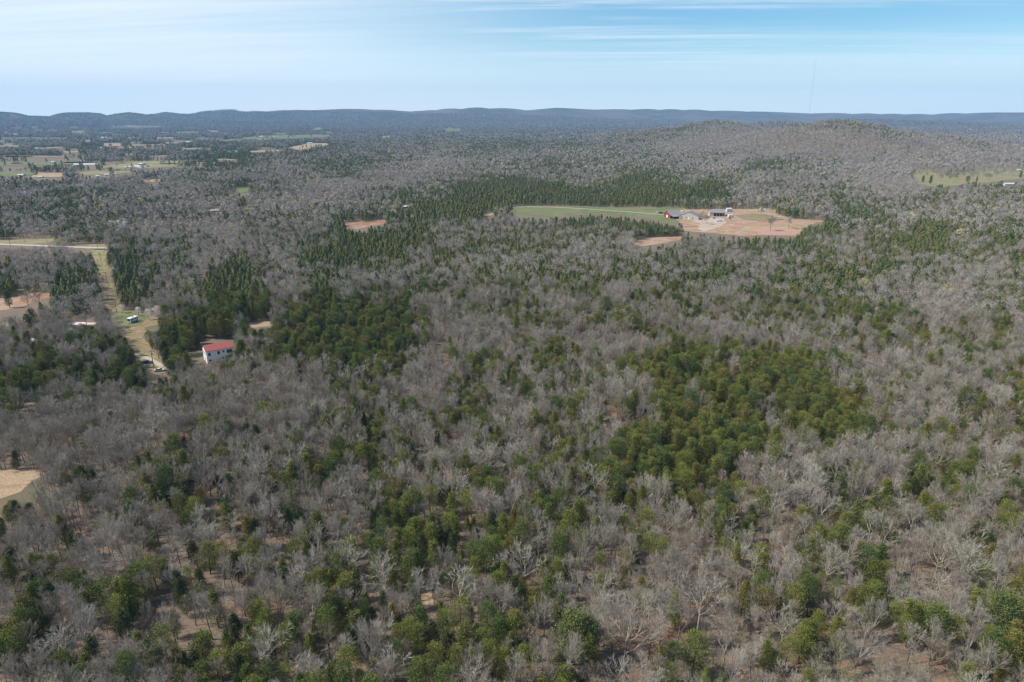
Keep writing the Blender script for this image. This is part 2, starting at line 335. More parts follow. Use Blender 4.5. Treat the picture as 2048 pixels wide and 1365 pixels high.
patch('clay_strip', [(1352, 452), (1385, 446), (1398, 456), (1392, 463), (1362, 459)], M_DIRT, 'orange clay at the near left corner of the farm yard', 0.12, clear=False)
patch('turned_soil', [(1500, 458), (1545, 455), (1600, 457), (1592, 471), (1520, 470)], patch_mat('pinkish_soil', [(.30, .18, .13), (.37, .235, .175), (.33, .21, .16)], 0.08), 'pinkish soil along the near edge of the farm yard', 0.10, clear=False)
# left side: road, power line cut and yard
patch('roadside_meadow', [(-60, 482), (0, 481), (60, 478), (105, 477), (112, 484), (60, 489), (0, 488), (-60, 486)], M_PASTURE, 'grass beside the road at the left edge')
patch('roadside_meadow', [(150, 490), (210, 488), (214, 500), (178, 499), (168, 497)], M_PASTURE, 'grass beside the road at the top of the power line cut')
strip('road', [(-80, 488), (0, 489), (60, 491), (110, 493), (160, 495), (213, 496.5), (250, 497.5)], 6.0, M_ASPH, 'pale road crossing above the power line cut', 0.08)
CLEAR.append(np.array([(-60, 486), (0, 487), (34, 488), (34, 493), (0, 492), (-60, 491)], dtype=float))
CLEAR.append(np.array([(130, 492), (214, 494), (214, 500), (130, 497)], dtype=float))
patch('power_line_cut', [(178, 498), (210, 498), (222, 540), (236, 590), (246, 622), (222, 626), (208, 600), (196, 560), (186, 525)], M_CUT, 'cleared strip under the power line')
patch('yard', [(218, 622), (255, 622), (290, 630), (325, 640), (330, 648), (292, 655), (290, 680), (306, 702), (326, 728), (340, 746), (312, 748), (296, 733), (270, 705), (255, 685), (247, 660), (226, 648)], M_CUT, 'open yard of grass and clay around the camper', 0.06)
strip('dirt_track', [(258, 706), (275, 712), (295, 717), (315, 727), (336, 742)], 2.4, M_ROAD, 'pale dirt track curving through the yard', 0.10)
patch('clay_field', [(-50, 600), (20, 594), (80, 586), (104, 588), (108, 594), (70, 603), (40, 616), (-50, 628)], M_DIRT, 'tan and orange clay field at the left edge')
patch('tan_field', [(-80, 945), (0, 942), (60, 937), (98, 945), (66, 962), (42, 984), (0, 998), (-80, 1005)], M_TAN, 'dry tan field cut by the left edge of the photo')
patch('tan_clearing', [(34, 812), (42, 805), (76, 804), (82, 809), (60, 817)], M_TAN, 'small yellow tan clearing below the dark cedars at left')
patch('tan_clearing', [(480, 651), (500, 645), (548, 643), (546, 651), (505, 656)], M_TAN, 'small tan clearing between cedars above the white house')
patch('lawn', [(376, 706), (402, 699), (412, 716), (380, 716)], M_CUT, 'patch of lawn at the left end of the white house')
patch('clay_patch', [(1215, 1235), (1265, 1222), (1330, 1232), (1362, 1215), (1392, 1238), (1378, 1270), (1345, 1282), (1330, 1305), (1270, 1312), (1222, 1290)], patch_mat('bare_clay_litter', [(.15, .10, .072), (.21, .125, .082), (.18, .13, .095), (.24, .15, .10)], 0.12), 'reddish bare ground showing between trees below the centre', 0.02, clear=False)
patch('clay_patch', [(842, 1165), (866, 1160), (864, 1185), (868, 1212), (840, 1222)], M_TAN, 'small sunlit gap of orange ground below the centre', 0.02)
patch('grass_strip', [(184, 500), (210, 500), (218, 530), (212, 545), (194, 545), (188, 522)], M_PASTURE, 'grassy upper part of the cleared strip', 0.08, clear=False)
patch('brushy_ground', [(200, 560), (222, 556), (236, 590), (240, 612), (222, 618), (208, 590)], patch_mat('dark_brush_ground', [(.10, .085, .055), (.17, .13, .09), (.13, .12, .06)], 0.2), 'darker brushy lower part of the cleared strip', 0.08, clear=False)
patch('lawn', [(222, 626), (250, 625), (300, 634), (280, 650), (262, 656), (240, 652), (232, 640)], M_GRASS, 'green grass round the motorhome', 0.12, clear=False)
patch('lawn', [(290, 708), (306, 704), (324, 728), (338, 744), (322, 740), (300, 722)], M_PASTURE, 'thin grass inside the bend of the dirt track', 0.09, clear=False)
# far fields
for pts, mt, lb in (
    ([(-40, 328), (20, 325), (110, 325), (200, 324.5), (202, 327), (150, 329.5), (60, 332), (-40, 334)], M_GRASS, 'green field along the left edge, upper band'),
    ([(-40, 344), (40, 343.5), (74, 345), (76, 350), (40, 353), (-40, 354)], M_GRASS, 'green field along the left edge, lower band'),
    ([(76, 346), (130, 347), (120, 355), (60, 356)], M_TAN, 'brown ploughed field beside the lower green band'),
    ([(150, 345), (200, 343), (262, 343), (265, 346), (225, 350), (165, 351)], M_PASTURE, 'pale field below the greenhouses'),
    ([(198, 333), (245, 328), (240, 324.5), (300, 323), (410, 321.5), (412, 325), (380, 331), (330, 336), (240, 339), (205, 337)], M_PASTURE, 'green farm field around the greenhouses'),
    ([(284, 361), (320, 359), (322, 364.5), (290, 366)], M_DIRT, 'orange clay clearing in the far woods at left'),
    ([(468, 378), (490, 375.5), (500, 375), (494, 386), (480, 387)], M_GRASS, 'bright green lawn in the far woods'),
    ([(611, 354), (620, 354), (621, 363), (610, 364)], M_GRASS, 'narrow green gap in the far woods'),
    ([(480, 415), (502, 415), (500, 422), (482, 422)], M_GRASS, 'small green lawn behind the long shed'),
    ([(476, 277), (520, 272), (600, 270.5), (662, 269.5), (656, 274), (580, 277.5), (500, 279)], M_GRASS, 'broad pale green field in the far plain'),
    ([(570, 298), (600, 290.5), (612, 287), (655, 287), (664, 290), (630, 294), (600, 300)], M_TAN, 'tan hilltop clearing around a white house'),
    ([(884, 259), (895, 257.5), (925, 258), (918, 262.5), (890, 263.5)], M_GRASS, 'bright green field far behind the centre'),
    ([(758, 273), (784, 271.5), (780, 275), (762, 276)], M_PASTURE, 'small green field far behind the centre'),
    ([(215, 252), (260, 251.5), (312, 253), (306, 255.5), (230, 256)], M_GRASS, 'pale green field below the left ridge'),
    ([(1070, 250), (1106, 249.8), (1104, 252), (1075, 252.8)], M_PASTURE, 'pale field far behind the centre'),
    ([(-30, 291.8), (42, 291.8), (38, 293.6), (-30, 294)], M_DIRT, 'thin reddish field at the left edge'),
    ([(60, 296.5), (110, 294.5), (130, 293.5), (128, 296), (90, 298)], M_PASTURE, 'thin pale field left of the far plain'),
    ([(-20, 312.8), (80, 312.5), (160, 313), (150, 314.8), (-20, 315)], M_PASTURE, 'thin tan meadow across the left'),
    ([(200, 287.5), (245, 287), (240, 293), (212, 294)], M_DIRT, 'reddish clearing in the far plain at left'),
    ([(118, 304), (160, 302.5), (158, 305), (122, 306.5)], M_TAN, 'thin tan clearing at left'),
    ([(360, 297), (420, 296), (424, 298), (366, 299.5)], M_PASTURE, 'thin green clearing in the plain'),
    ([(495, 303), (545, 300.5), (572, 301), (540, 304), (500, 305)], M_TAN, 'thin tan clearing in the plain'),
    ([(368, 323), (405, 321.8), (412, 324.5), (372, 326.5)], M_TAN, 'tan clearing right of the greenhouses'),
    ([(0, 276), (60, 275.8), (140, 276.2), (135, 277.4), (0, 277.6)], M_GRASS, 'thin green field across the far left'),
    ([(260, 290), (330, 288.8), (326, 290.6), (262, 292)], M_TAN, 'thin tan field in the far plain'),
    ([(310, 276), (350, 275.3), (348, 277), (312, 277.6)], M_TAN, 'thin tan strip in the far plain'),
    ([(140, 263), (175, 262.6), (170, 265.6), (138, 266)], M_PASTURE, 'pale clearings below the left ridge'),
    ([(350, 264), (400, 263.6), (402, 266), (352, 266.6)], M_GRASS, 'thin green field beyond the plain'),
):
    patch('field', pts, mt, lb, 0.5)
rf = random.Random(12)
for i in range(62):
    v0 = 246 + 88 * rf.random() ** 1.5; u0 = rf.uniform(-20, 720 - (v0 - 246) * 3.2); k = (v0 - 229) / 40
    if v0 < 250: v0 += 6
    if rf.random() < .15: u0 = rf.uniform(700, 1250); v0 = rf.uniform(250, 262); k = .4
    w = rf.uniform(12, 60) * (.5 + k * .35); t = rf.uniform(.6, 1.3) * (.5 + k * .6); sl = rf.uniform(-1, 1) * t * .6
    patch('field', [(u0 - w / 2, v0 + t * .5 + sl), (u0 - w * .3, v0 - t * .5 + sl * .5), (u0 + w * .2, v0 - t * .6 - sl * .5), (u0 + w / 2, v0 - sl), (u0 + w * .3, v0 + t * .6 - sl * .5), (u0 - w * .2, v0 + t * .8)],
          rf.choice([M_GRASS, M_GRASS, M_PASTURE, M_PASTURE, M_PASTURE, M_TAN]), 'thin clearing in the far wooded plain', .5)
patch('pasture', [(1815, 344), (1850, 341), (1900, 344), (1960, 336), (2010, 338), (2090, 340), (2110, 358), (2010, 361), (1980, 366), (1930, 368), (1905, 374), (1860, 374), (1835, 368)], M_PASTURE, 'open pasture with scattered trees at the right edge', 0.3, clear=False)
CLEAR.append(np.array([(1822, 350), (1858, 344), (1890, 352), (1925, 349), (1960, 343), (2060, 341), (2100, 356), (2010, 360), (1982, 365), (1945, 362), (1925, 368), (1900, 373), (1878, 366), (1862, 372), (1842, 362)], dtype=float))
CLEAR_HARD = list(CLEAR)

# ------------------------------------------------------------------ tree shapes
def rot_about(v, axis, a):
    axis = axis / (np.linalg.norm(axis) + 1e-9); c, s = math.cos(a), math.sin(a)
    return v * c + np.cross(axis, v) * s + axis * np.dot(axis, v) * (1 - c)
def unit(v): return v / (np.linalg.norm(v) + 1e-9)
class Shape:
    def __init__(s): s.V = []; s.T = []; s.n = 0
    def tube(s, pts, rs, n):
        base = s.n
        for i, (p, r) in enumerate(zip(pts, rs)):
            d = unit(pts[min(i + 1, len(pts) - 1)] - pts[max(i - 1, 0)])
            a = unit(np.cross(d, (0.31, 0.87, 0.38))); b = np.cross(d, a)
            for k in range(n):
                t = 2 * math.pi * k / n; s.V.append(p + (a * math.cos(t) + b * math.sin(t)) * r)
        for i in range(len(pts) - 1):
            for k in range(n):
                a0 = base + i * n + k; a1 = base + i * n + (k + 1) % n; s.T.append((a0, a1, a1 + n)); s.T.append((a0, a1 + n, a0 + n))
        s.n += len(pts) * n
    def blade(s, p, d, l, w, rng):
        side = unit(np.cross(d, rng.normal(size=3))) * w / 2
        s.V += [p - side, p + side, p + d * l]; s.T.append((s.n, s.n + 1, s.n + 2)); s.n += 3
def bare_tree(seed, Ht, spread, fork, n1, twigs, pale=False, wtw=0.027, crooked=0.12):
    """trunk and crown of a leafless tree; unit metres"""
    rng = np.random.default_rng(seed); tr = Shape(); cr = Shape()
    def limb(sh, p, d, L, r, seg, n, up, wob):
        pts = [p.copy()]; rs = [r]
        for i in range(seg):
            d = unit(d + rng.normal(size=3) * wob + np.array((0, 0, up)))
            p = p + d * L / seg; pts.append(p.copy()); rs.append(max(r * (1 - 0.85 * (i + 1) / seg), 0.012))
        sh.tube(pts, rs, n); return pts, rs
    R0 = 0.011 * Ht + 0.03
    hf = Ht * fork
    tp, _ = limb(tr, np.zeros(3), unit(np.array((rng.normal() * .05, rng.normal() * .05, 1.0))), hf, R0 / 0.45, 5, 7, 0.05, 0.03)
    # the limb() above tapers too far for a trunk: rebuild radii
    tr.V = []; tr.T = []; tr.n = 0; tr.tube(tp, [R0 * (1.25 if i == 0 else 1 - 0.09 * i) for i in range(6)], 7)
    top = tp[-1]; starts = []
    for i in range(n1):
        lead = i < 2
        ang = rng.uniform(0.08, 0.28) if lead else rng.uniform(0.45, 1.0) * spread
        azm = 2.4 * i + rng.uniform(-.4, .4)
        d = np.array((math.sin(ang) * math.cos(azm), math.sin(ang) * math.sin(azm), math.cos(ang)))
        s0 = top if (lead or i % 2) else tp[int(rng.integers(3, 5))]
        L = (Ht - s0[2]) * (rng.uniform(.86, 1.0) if lead else rng.uniform(.62, .86))
        starts.append((s0, d, L, R0 * (0.62 if lead else rng.uniform(.34, .5))))
    l2 = []
    for p, d, L, r in starts:
        pts, rs = limb(cr, p, d, L, r, 5, 5, 0.10, crooked)
        for k in range(8):
            f = 0.28 + 0.72 * (k + rng.uniform(0, .6)) / 8; i = min(int(f * 5), 4); q = pts[i] + (pts[i + 1] - pts[i]) * (f * 5 - i)
            dd = rot_about(unit(pts[i + 1] - pts[i]), rng.normal(size=3), rng.uniform(.5, 1.0)); l2.append((q, dd, L * (1.1 - f) * rng.uniform(.40, .62) + 0.5, rs[i] * .5))
    l3 = []
    for p, d, L, r in l2:
        pts, rs = limb(cr, p, d, L, max(r, .025), 3, 3, 0.10, crooked * 1.3)
        for k in range(5):
            f = 0.2 + 0.8 * (k + rng.uniform(0, .7)) / 5; i = min(int(f * 3), 2); q = pts[i] + (pts[i + 1] - pts[i]) * (f * 3 - i)
            l3.append((q, rot_about(unit(pts[i + 1] - pts[i]), rng.normal(size=3), rng.uniform(.35, .9)), L * rng.uniform(.35, .6) + 0.35, 0))
        l3.append((pts[-1], unit(pts[-1] - pts[-2]), 0.7, 0))
    nt = max(1, int(round(twigs / len(l3))))
    for p, d, L, _ in l3:
        d = unit(d + np.array((0, 0, .25))); cr.blade(p, d, L, wtw * 1.7, rng)
        for k in range(nt):
            f = rng.uniform(.1, .95); cr.blade(p + d * L * f, unit(rot_about(d, rng.normal(size=3), rng.uniform(.3, .9)) + np.array((0, 0, .18))), rng.uniform(.35, .9) * (0.5 + 0.05 * Ht) , wtw, rng)
    return tr, cr
def cedar_tree(seed, Ht, rmax, n, size, shape=0, gap=0.12):
    """red cedar: trunk with a lumpy crown of small sprays"""
    rng = np.random.default_rng(seed); tr = Shape(); cr = Shape()
    tr.tube([np.array((0, 0, z)) for z in (0, Ht * .35, Ht * .8)], [.02 * Ht, .015 * Ht, .006 * Ht], 6)
    z0 = Ht * (0.12 if shape != 2 else 0.34)
    nb = n // 30
    for i in range(nb):
        t = (i + rng.uniform(0, 1)) / nb; z = z0 + (Ht - z0) * (t ** 0.85)
        if shape == 0: R = rmax * (1 - t) ** 0.78 * (0.6 + 0.4 * min(1, t * 5))            # broad cone
        elif shape == 1: R = rmax * math.sqrt(max(0.02, 1 - (1.7 * t - 0.72) ** 2 * 0.9)) * (1 if t < .8 else .85)   # egg
        else: R = rmax * math.sqrt(max(0.03, 1 - (2 * t - 0.9) ** 2 * .85))                     # round pine-like head
        R *= rng.uniform(.62, 1.18); a = i * 2.39996 + rng.uniform(-.3, .3)
        dirv = np.array((math.cos(a), math.sin(a), 0)); bl = R
        m = 30 if rng.random() > gap else 9
        for k in range(m):
            f = rng.uniform(.35, 1) ** .7; c = dirv * bl * f + np.array((0, 0, z + (0.30 * bl * f if shape != 2 else 0.12 * bl * f))) + rng.normal(size=3) * (0.13 * rmax + .08) * np.array((1, 1, .75))
            d = unit(dirv * .7 + np.array((0, 0, .75)) + rng.normal(size=3) * .55); sd = unit(np.cross(d, rng.normal(size=3)))
            l = size * rng.uniform(.6, 1.3); w = l * rng.uniform(.32, .55)
            cr.V += [c - d * l * .45 - sd * w * .5, c - d * l * .45 + sd * w * .5, c + d * l * .55 + sd * w * rng.uniform(-.3, .3)]; cr.T.append((cr.n, cr.n + 1, cr.n + 2)); cr.n += 3
    return tr, cr
def pair(name, sh, mcrown, mtrunk=M_BARK):
    tr, cr = sh
    return (mesh_np(name + '_trunk', tr.V, tr.T, [mtrunk]), mesh_np(name + '_crown', cr.V, cr.T, [mcrown]),
            mesh_np(name, list(tr.V) + list(cr.V), list(tr.T) + [tuple(x + tr.n for x in t) for t in cr.T], [mtrunk, mcrown], [0] * len(tr.T) + [1] * len(cr.T)))
# near bare trees: (meshes, height, look)
BARE = []
def addb(args, mc, look, mt=M_BARK, **k): BARE.append((pair('bare_tree', bare_tree(*args, **k), mc, mt), args[1], look))
M_GREYBARK = mat_tint('grey_bark', [(0, (.16, .145, .13)), (1, (.26, .245, .225))])
addb((1, 14.5, .85, .50, 7, 2550), M_GREY, 'grey'); addb((2, 13, .75, .55, 6, 2040), M_GREY, 'grey'); addb((3, 16.5, 1.0, .42, 9, 3910), M_GREY, 'grey', M_GREYBARK)
addb((4, 12, .7, .55, 5, 1530), M_GREY, 'grey'); addb((5, 14, .8, .5, 7, 2380), M_BROWN, 'brown'); addb((6, 11, .8, .45, 6, 1700), M_BROWN, 'brown')
addb((7, 15, 1.0, .40, 8, 1200), M_PALE, 'pale', M_PALE, crooked=.24, wtw=.05); addb((8, 13, 1.1, .38, 8, 1080), M_PALE, 'pale', M_PALE, crooked=.28, wtw=.05)
addb((9, 10, .9, .35, 6, 1870), M_GREENISH, 'greenish'); addb((10, 15.5, .65, .58, 6, 2210), M_GREY, 'grey', M_GREYBARK); addb((11, 9, .7, .5, 5, 1190), M_BROWN, 'brown')
addb((12, 17, 1.1, .34, 10, 4420), M_GREY, 'grey', M_GREYBARK)
DENSE = [(pair('bare_tree', bare_tree(60 + i, 13, .95, .36, 8, 2400, wtw=.085), M_GREY, M_BARK), 13, 'grey') for i in range(3)]
BIDX = {k: [i for i, b in enumerate(BARE) if b[2] == k] for k in ('grey', 'brown', 'pale', 'greenish')}
CED = []
def addc(args, mc, look): CED.append((pair('cedar_tree', cedar_tree(*args), mc), args[1], look))
addc((21, 10.5, 2.5, 5200, .34, 0), M_CEDAR, 'green'); addc((22, 9.5, 2.6, 5200, .33, 1), M_CEDAR, 'green'); addc((23, 12, 2.6, 5600, .36, 0), M_OLIVE, 'olive')
addc((24, 10, 2.3, 4300, .32, 1), M_OLIVE, 'olive'); addc((25, 10, 2.4, 5000, .32, 0), M_DARK, 'dark'); addc((26, 12, 2.8, 4500, .34, 2, .3), M_CEDAR, 'green')
addc((27, 7, 1.9, 3200, .30, 0), M_CEDAR, 'green'); addc((28, 11, 2.7, 3600, .32, 2, .45), M_OLIVE, 'olive'); addc((29, 12.5, 2.8, 6000, .33, 1, .05), M_CEDAR, 'green')
CIDX = {k: [i for i, b in enumerate(CED) if b[2] == k] for k in ('green', 'olive', 'dark')}

# ------------------------------------------------------------------ which tree where: share of evergreens read off the photograph, 32 px cells
G_LOW = """
4113543231121113 2322477646633323 3536647668415545 6677534537753465
0001123353343213 2354577677644555 5363243002322266 6643224578754465
1122224655331256 3137788564253344 4431124235432243 3455334544454426
5332561755321677 4325443323323343 4466336543366622 5446655635321223
6236743783246887 6325732526742334 6355573347653345 6655442211112343
6114310021345888 6776877688213322 4523476444533335 6465675523111233
3241131430778876 5588788887324242 4422453421242234 4254666756213264
4523577508887524 3899899997612312 3231321254653333 4122543413346445
2466465672870074 6779989985112562 2653331238885467 6665331122367664
6776666741211122 1123364352112554 4575434679985469 9885431122132354
7774355433314212 2111242564224534 2224533287768978 9897542323232246
8521522211331111 1111132754412553 1326632447868888 6898885314533254
2122123211212422 2115646643245322 1145234336887885 3388886312242453
1221221151122633 2243366436254245 1533636767778896 7568997422442462
2311222312333424 4233347733337232 2456476787788888 6225332234423342
3401342243364311 3357463662254554 3555376779998422 3422352234424462
1322154123431242 3241446526734465 3363577478864222 2212353236665534
7621244324463223 2332232445646623 1674436336674435 4332556545424234
9522233325422124 1354542577767764 5766645541122323 2122456523532225
5223532222221114 1144752488677587 5465223545222121 1135652344242335
4522231332123325 2464234457345666 3343333455224312 2225454332133544
6552544245135335 3333445466545645 3434463312232255 2223446652222332
2223446554455223 3522557444354454 5433454432322123 3464576633222365
4453466575354666 5524654555453465 7733421122121123 3676655562122255
3674234454355767 5564567667742545 6624311111321212 5666454314566344
6751322665544567 6645655367643546 4334621111244223 5563345423686322
7521234345667566 4545652466766446 5256730011654233 4432344321243764
4322444345687545 3333477756675255 5247631113755223 4553333121244664
4322343385447856 4356787546752343 3236511123553465 4432343663565333
"""
G_HIGH = """
3333333333333333333333333333333333333333333322222222333333333333
3333333333333333333333333344433333333333333211111111122222222222
4333455555455554345555444453355565565343210011111111111111112222
3434443344345666545544344332443322332443332332111111111111111111
4443333211237676332566543211123343544434342221277642211111111111
4542222122323333223345321122233333434356654334322223111111222211
3443323223222256343111122234677887634567764575324323421111233333
2135635321224532432111 2356456788999986688788742224434422224225554
4555532333221222112112 3345667878887788788754432245436543345323333
3334444332233223343334 4456788753345665533222222222225565222232222
"""
def rows(s): return [l.replace(' ', '') for l in s.strip().split('\n')]
GL = rows(G_LOW); GH = rows(G_HIGH)
def togrid(R):
    R = [(r + r[-1] * 64)[:64] for r in R]; return np.array([[int(c) for c in r] for r in R], dtype=float) / 10
GL, GH = togrid(GL), togrid(GH)
def grid_p(u, v):
    u = np.clip(u / 32 - .5, 0, 62.999); out = np.zeros(len(u))
    def samp(G, vv):
        vv = np.clip(vv, 0, len(G) - 1.001); a = np.floor(u).astype(int); b = np.floor(vv).astype(int); fx = u - a; fy = vv - b
        return (G[b, a] * (1 - fx) + G[b, a + 1] * fx) * (1 - fy) + (G[b + 1, a] * (1 - fx) + G[b + 1, a + 1] * fx) * fy
    lo = samp(GL, (v - 440) / 32 - .5); hi = samp(GH, (v - 240) / 20 - .5)
    return np.where(v > 444, lo, hi)
def inside(poly, u, v):
    r = np.zeros(len(u), dtype=bool); n = len(poly); j = n - 1
    for i in range(n):
        xi, yi = poly[i]; xj, yj = poly[j]
        c = ((yi > v) != (yj > v)) & (u < (xj - xi) * (v - yi) / (yj - yi + 1e-12) + xi); r ^= c; j = i
    return r
NO_TREE = []        # circles round buildings, cars and hand-placed trees: x, y, radius
def clear_mask(x, y, z, h, w=0.0):
    bad = np.zeros(len(x), dtype=bool)
    for f in (0.0, 0.17, 0.34, 0.51, 0.68, 0.84, 1.0):
        u, v = proj(x, y, z + h * f); r = np.hypot(x, y); a = 2200 / r      # ragged edges, about two metres either way
        e = np.clip((r - 1200) / 1500, 0, 1)
        u = u + (vnoise(x, y, 7, 51) - .5) * 2.4 * a + (vnoise(x, y, 60, 54) - .5) * 14 * e; v = v + (vnoise(x, y, 9, 52) - .5) * .9 * a + (vnoise(x, y, 45, 55) - .5) * .8 * e
        for p in CLEAR: bad |= inside(p, u, v)
    bad &= ~((r > 1250) & (vnoise(x, y, 38, 56) * .6 + vnoise(x, y, 11, 57) * .4 > .78))
    for cx, cy, r in NO_TREE: bad |= (x - cx) ** 2 + (y - cy) ** 2 < r * r
    return bad
def scatter(r0, r1, sp, seed, margin=40):
    rng = np.random.default_rng(seed); n = int(r1 * 1.1 / sp) + 2
    gx, gy = np.meshgrid(np.arange(-n, n + 1), np.arange(0, n + 1))
    x = (gx + (gy % 2) * .5 + rng.uniform(-.46, .46, gx.shape)) * sp; y = (gy + rng.uniform(-.46, .46, gx.shape)) * sp * .92
    x, y = x.ravel(), y.ravel(); r = np.hypot(x, y)
    k = (r >= r0) & (r < r1) & (np.abs(x) < 0.735 * y + margin) & (y > 60); return x[k], y[k]
def choose(x, y, z, h, seed):
    rng = np.random.default_rng(seed)
    u, v = proj(x, y, z + h * .7); p = grid_p(u, v)
    r = np.hypot(x, y); s = np.clip(r / 60, 6, 40)
    cl = np.where(r < 900, vnoise(x, y, 8, 31), vnoise(x, y, 22, 32)); cl = np.clip((cl - .5) * 1.25 + .5, 0, 1)
    q = 0.38 * cl + 0.62 * rng.random(len(x)); o = np.argsort(q); q[o] = (np.arange(len(q)) + .5) / max(1, len(q))
    return q < np.clip(p * 1.30 - 0.10 + (p > .66) * .28 + (r > 430) * .42 * p + (r <= 430) * .0 - (p < .16) * .1, .02, 1), u, v

# ------------------------------------------------------------------ buildings, vehicles, poles (before the trees, so that none grows through them)
M_WHITE = mat_simple('white_siding', (.72, .74, .76), .04, .8, .6)
M_CREAM = mat_simple('beige_siding', (.44, .41, .37), .06, .8, .7)
M_GREYW = mat_simple('grey_siding', (.42, .43, .45), .06, .8, .7)
M_REDROOF = mat_simple('red_metal_roof', (.30, .095, .085), .08, .6, .55)
M_REDWALL = mat_simple('red_barn_paint', (.24, .045, .035), .12, .8, .7)
M_ROOFG = mat_simple('grey_metal_roof', (.22, .215, .23), .08, .5, .55)
M_ROOFW = mat_simple('white_metal_roof', (.44, .46, .49), .05, .4, .45)
M_ROOFB = mat_simple('brown_roof', (.20, .17, .15), .15, .8, .8)
M_RUST = patch_mat('rusty_white_roof', [(.55, .55, .56), (.62, .60, .58), (.33, .16, .11), (.55, .50, .48)], 0.5)
M_GLASS = mat_simple('dark_glass', (.035, .045, .055), .2, .5, .15)
M_OPENSHADE = mat_simple('painted_opening_shade', (.03, .028, .027), .2, .5, .9)  # near-black colour painted in place of the shade inside open bays
M_DOOR = mat_simple('door_paint', (.30, .12, .10), .1, 1, .6)
M_WOODP = mat_simple('weathered_pole', (.16, .13, .105), .15, 1.2, .9)
M_TYRE = mat_simple('tyre_rubber', (.02, .02, .02), .2, 3, .9)
M_CHROME = mat_simple('wheel_metal', (.5, .5, .5), .1, 3, .35, .8)
M_BRICK = mat_simple('chimney_brick', (.28, .13, .09), .2, 3, .9)
M_LAMP = mat_simple('lamp_lens', (.75, .72, .66), .05, 3, .3)

def dims(u, v): p = gp(u, v); return p, FPX / (p.y * cp + H * sp)      # place and pixels per metre
def gable(name, cat, label, loc, rz, L, Wd, he, hr, mw, mr_, wins=(), doors=(), chim=False, over=.35, clear=1.15):
    """gabled building: ridge along local x, front wall on local -y; wins/doors = (fraction along the front, z0, z1, width, side)"""
    t = root(name, loc, rz); tag(t, label, cat)
    a, b = L / 2, Wd / 2
    MB().prism([(-b, 0), (b, 0), (b, he), (0, hr), (-b, he)], -a, a).build('wall', mw, t)
    s = (hr - he) / b; o = over; th = .16
    roof = MB().prism([(-b - o, he - s * o + .03), (0, hr + .03), (b + o, he - s * o + .03), (b + o, he - s * o + .03 + th), (0, hr + .03 + th), (-b - o, he - s * o + .03 + th)], -a - o, a + o).build('roof', mr_, t)
    if chim: MB().box(a * .4, a * .4 + .9, .2, 1.0, hr - .6, hr + 1.1).build('chimney', M_BRICK, roof)
    def onwall(f, z0, z1, w, side, d0, d1):
        m = MB(); c = -a + f * L if side in 'fb' else -b + f * Wd
        if side == 'f': m.box(c - w / 2, c + w / 2, -b - d1, -b - d0, z0, z1)
        elif side == 'b': m.box(c - w / 2, c + w / 2, b + d0, b + d1, z0, z1)
        elif side == 'l': m.box(-a - d1, -a - d0, c - w / 2, c + w / 2, z0, z1)
        else: m.box(a + d0, a + d1, c - w / 2, c + w / 2, z0, z1)
        return m
    for f, z0, z1, w, side in wins:
        fr = onwall(f, z0 - .09, z1 + .09, w + .18, side, -.05, .03).build('window', mw if mw is M_WHITE else M_WHITE, t)
        onwall(f, z0, z1, w, side, .0, .05).build('pane', M_GLASS, fr)
    for f, z0, z1, w, side, mt in doors: onwall(f, z0, z1, w, side, -.05, .06).build('door', mt, t)
    NO_TREE.append((t.location.x, t.location.y, max(L, Wd) / 2 * clear + 2)); return t
def yaw(p, q): return math.atan2(q.y - p.y, q.x - p.x)

# the white two-storey house with the red roof
A = gp(411, 705, 5.9); B = gp(467.3, 695, 5.9); yw = yaw(A, B); Lh = (B - A).length - .5; Wh = 7.6
c = (A + B) / 2 + Vector((-math.sin(yw), math.cos(yw), 0)) * (Wh / 2 + .35); c.z = 0
h = gable('two_storey_house', 'house', 'white two storey house with a red metal roof beside the yard', c, yw, Lh, Wh, 6.0, 7.9, M_WHITE, M_REDROOF,
    [(.11, 3.7, 5.1, 1.0, 'f'), (.45, 3.7, 5.2, 1.0, 'f'), (.63, 4.3, 5.1, .8, 'f'), (.80, 3.5, 5.2, 1.1, 'f'), (.90, 3.5, 5.2, 1.1, 'f'), (.11, 1.0, 1.9, .9, 'f'), (.80, .8, 2.5, 1.1, 'f'), (.90, .8, 2.5, 1.1, 'f'),
     (.3, 3.7, 5.1, 1.0, 'l'), (.7, 3.7, 5.1, 1.0, 'l')], [(.58, .1, 2.2, 1.0, 'f', M_DOOR), (.5, .1, 2.2, 1.0, 'l', M_DOOR)], over=.3)
def house_front_mask():       # nothing in the photo hides the wall above y 718 px
    CLEAR.append(np.array([(402, 682), (468, 680), (470, 700), (452, 716), (430, 717), (412, 722), (400, 706)], dtype=float))
house_front_mask()
# mobile home under the trees
A, B = gp(143, 647, 2.6), gp(193, 648, 2.6); A.z = B.z = 0
gable('mobile_home', 'mobile home', 'long low mobile home with a rust-stained white roof among bare trees at left', (A + B) / 2, yaw(A, B), (B - A).length, 4.4, 2.5, 3.2, M_WHITE, M_RUST,
      [(.2, 1.0, 1.9, 1.0, 'f'), (.5, 1.0, 1.9, 1.4, 'f'), (.85, 1.0, 1.9, 1.0, 'f')], [(.65, .2, 2.1, .9, 'f', M_DOOR)], clear=.7)
CLEAR.append(np.array([(146, 641), (192, 641), (192, 647), (146, 647)], dtype=float))
p, _ = dims(66, 690)
gable('garden_shed', 'shed', 'small grey roofed shed half hidden by trees at the left', p, .3, 5, 3.5, 2.3, 3.2, M_GREYW, M_ROOFW)
CLEAR.append(np.array([(62, 682), (72, 682), (72, 687), (62, 687)], dtype=float))
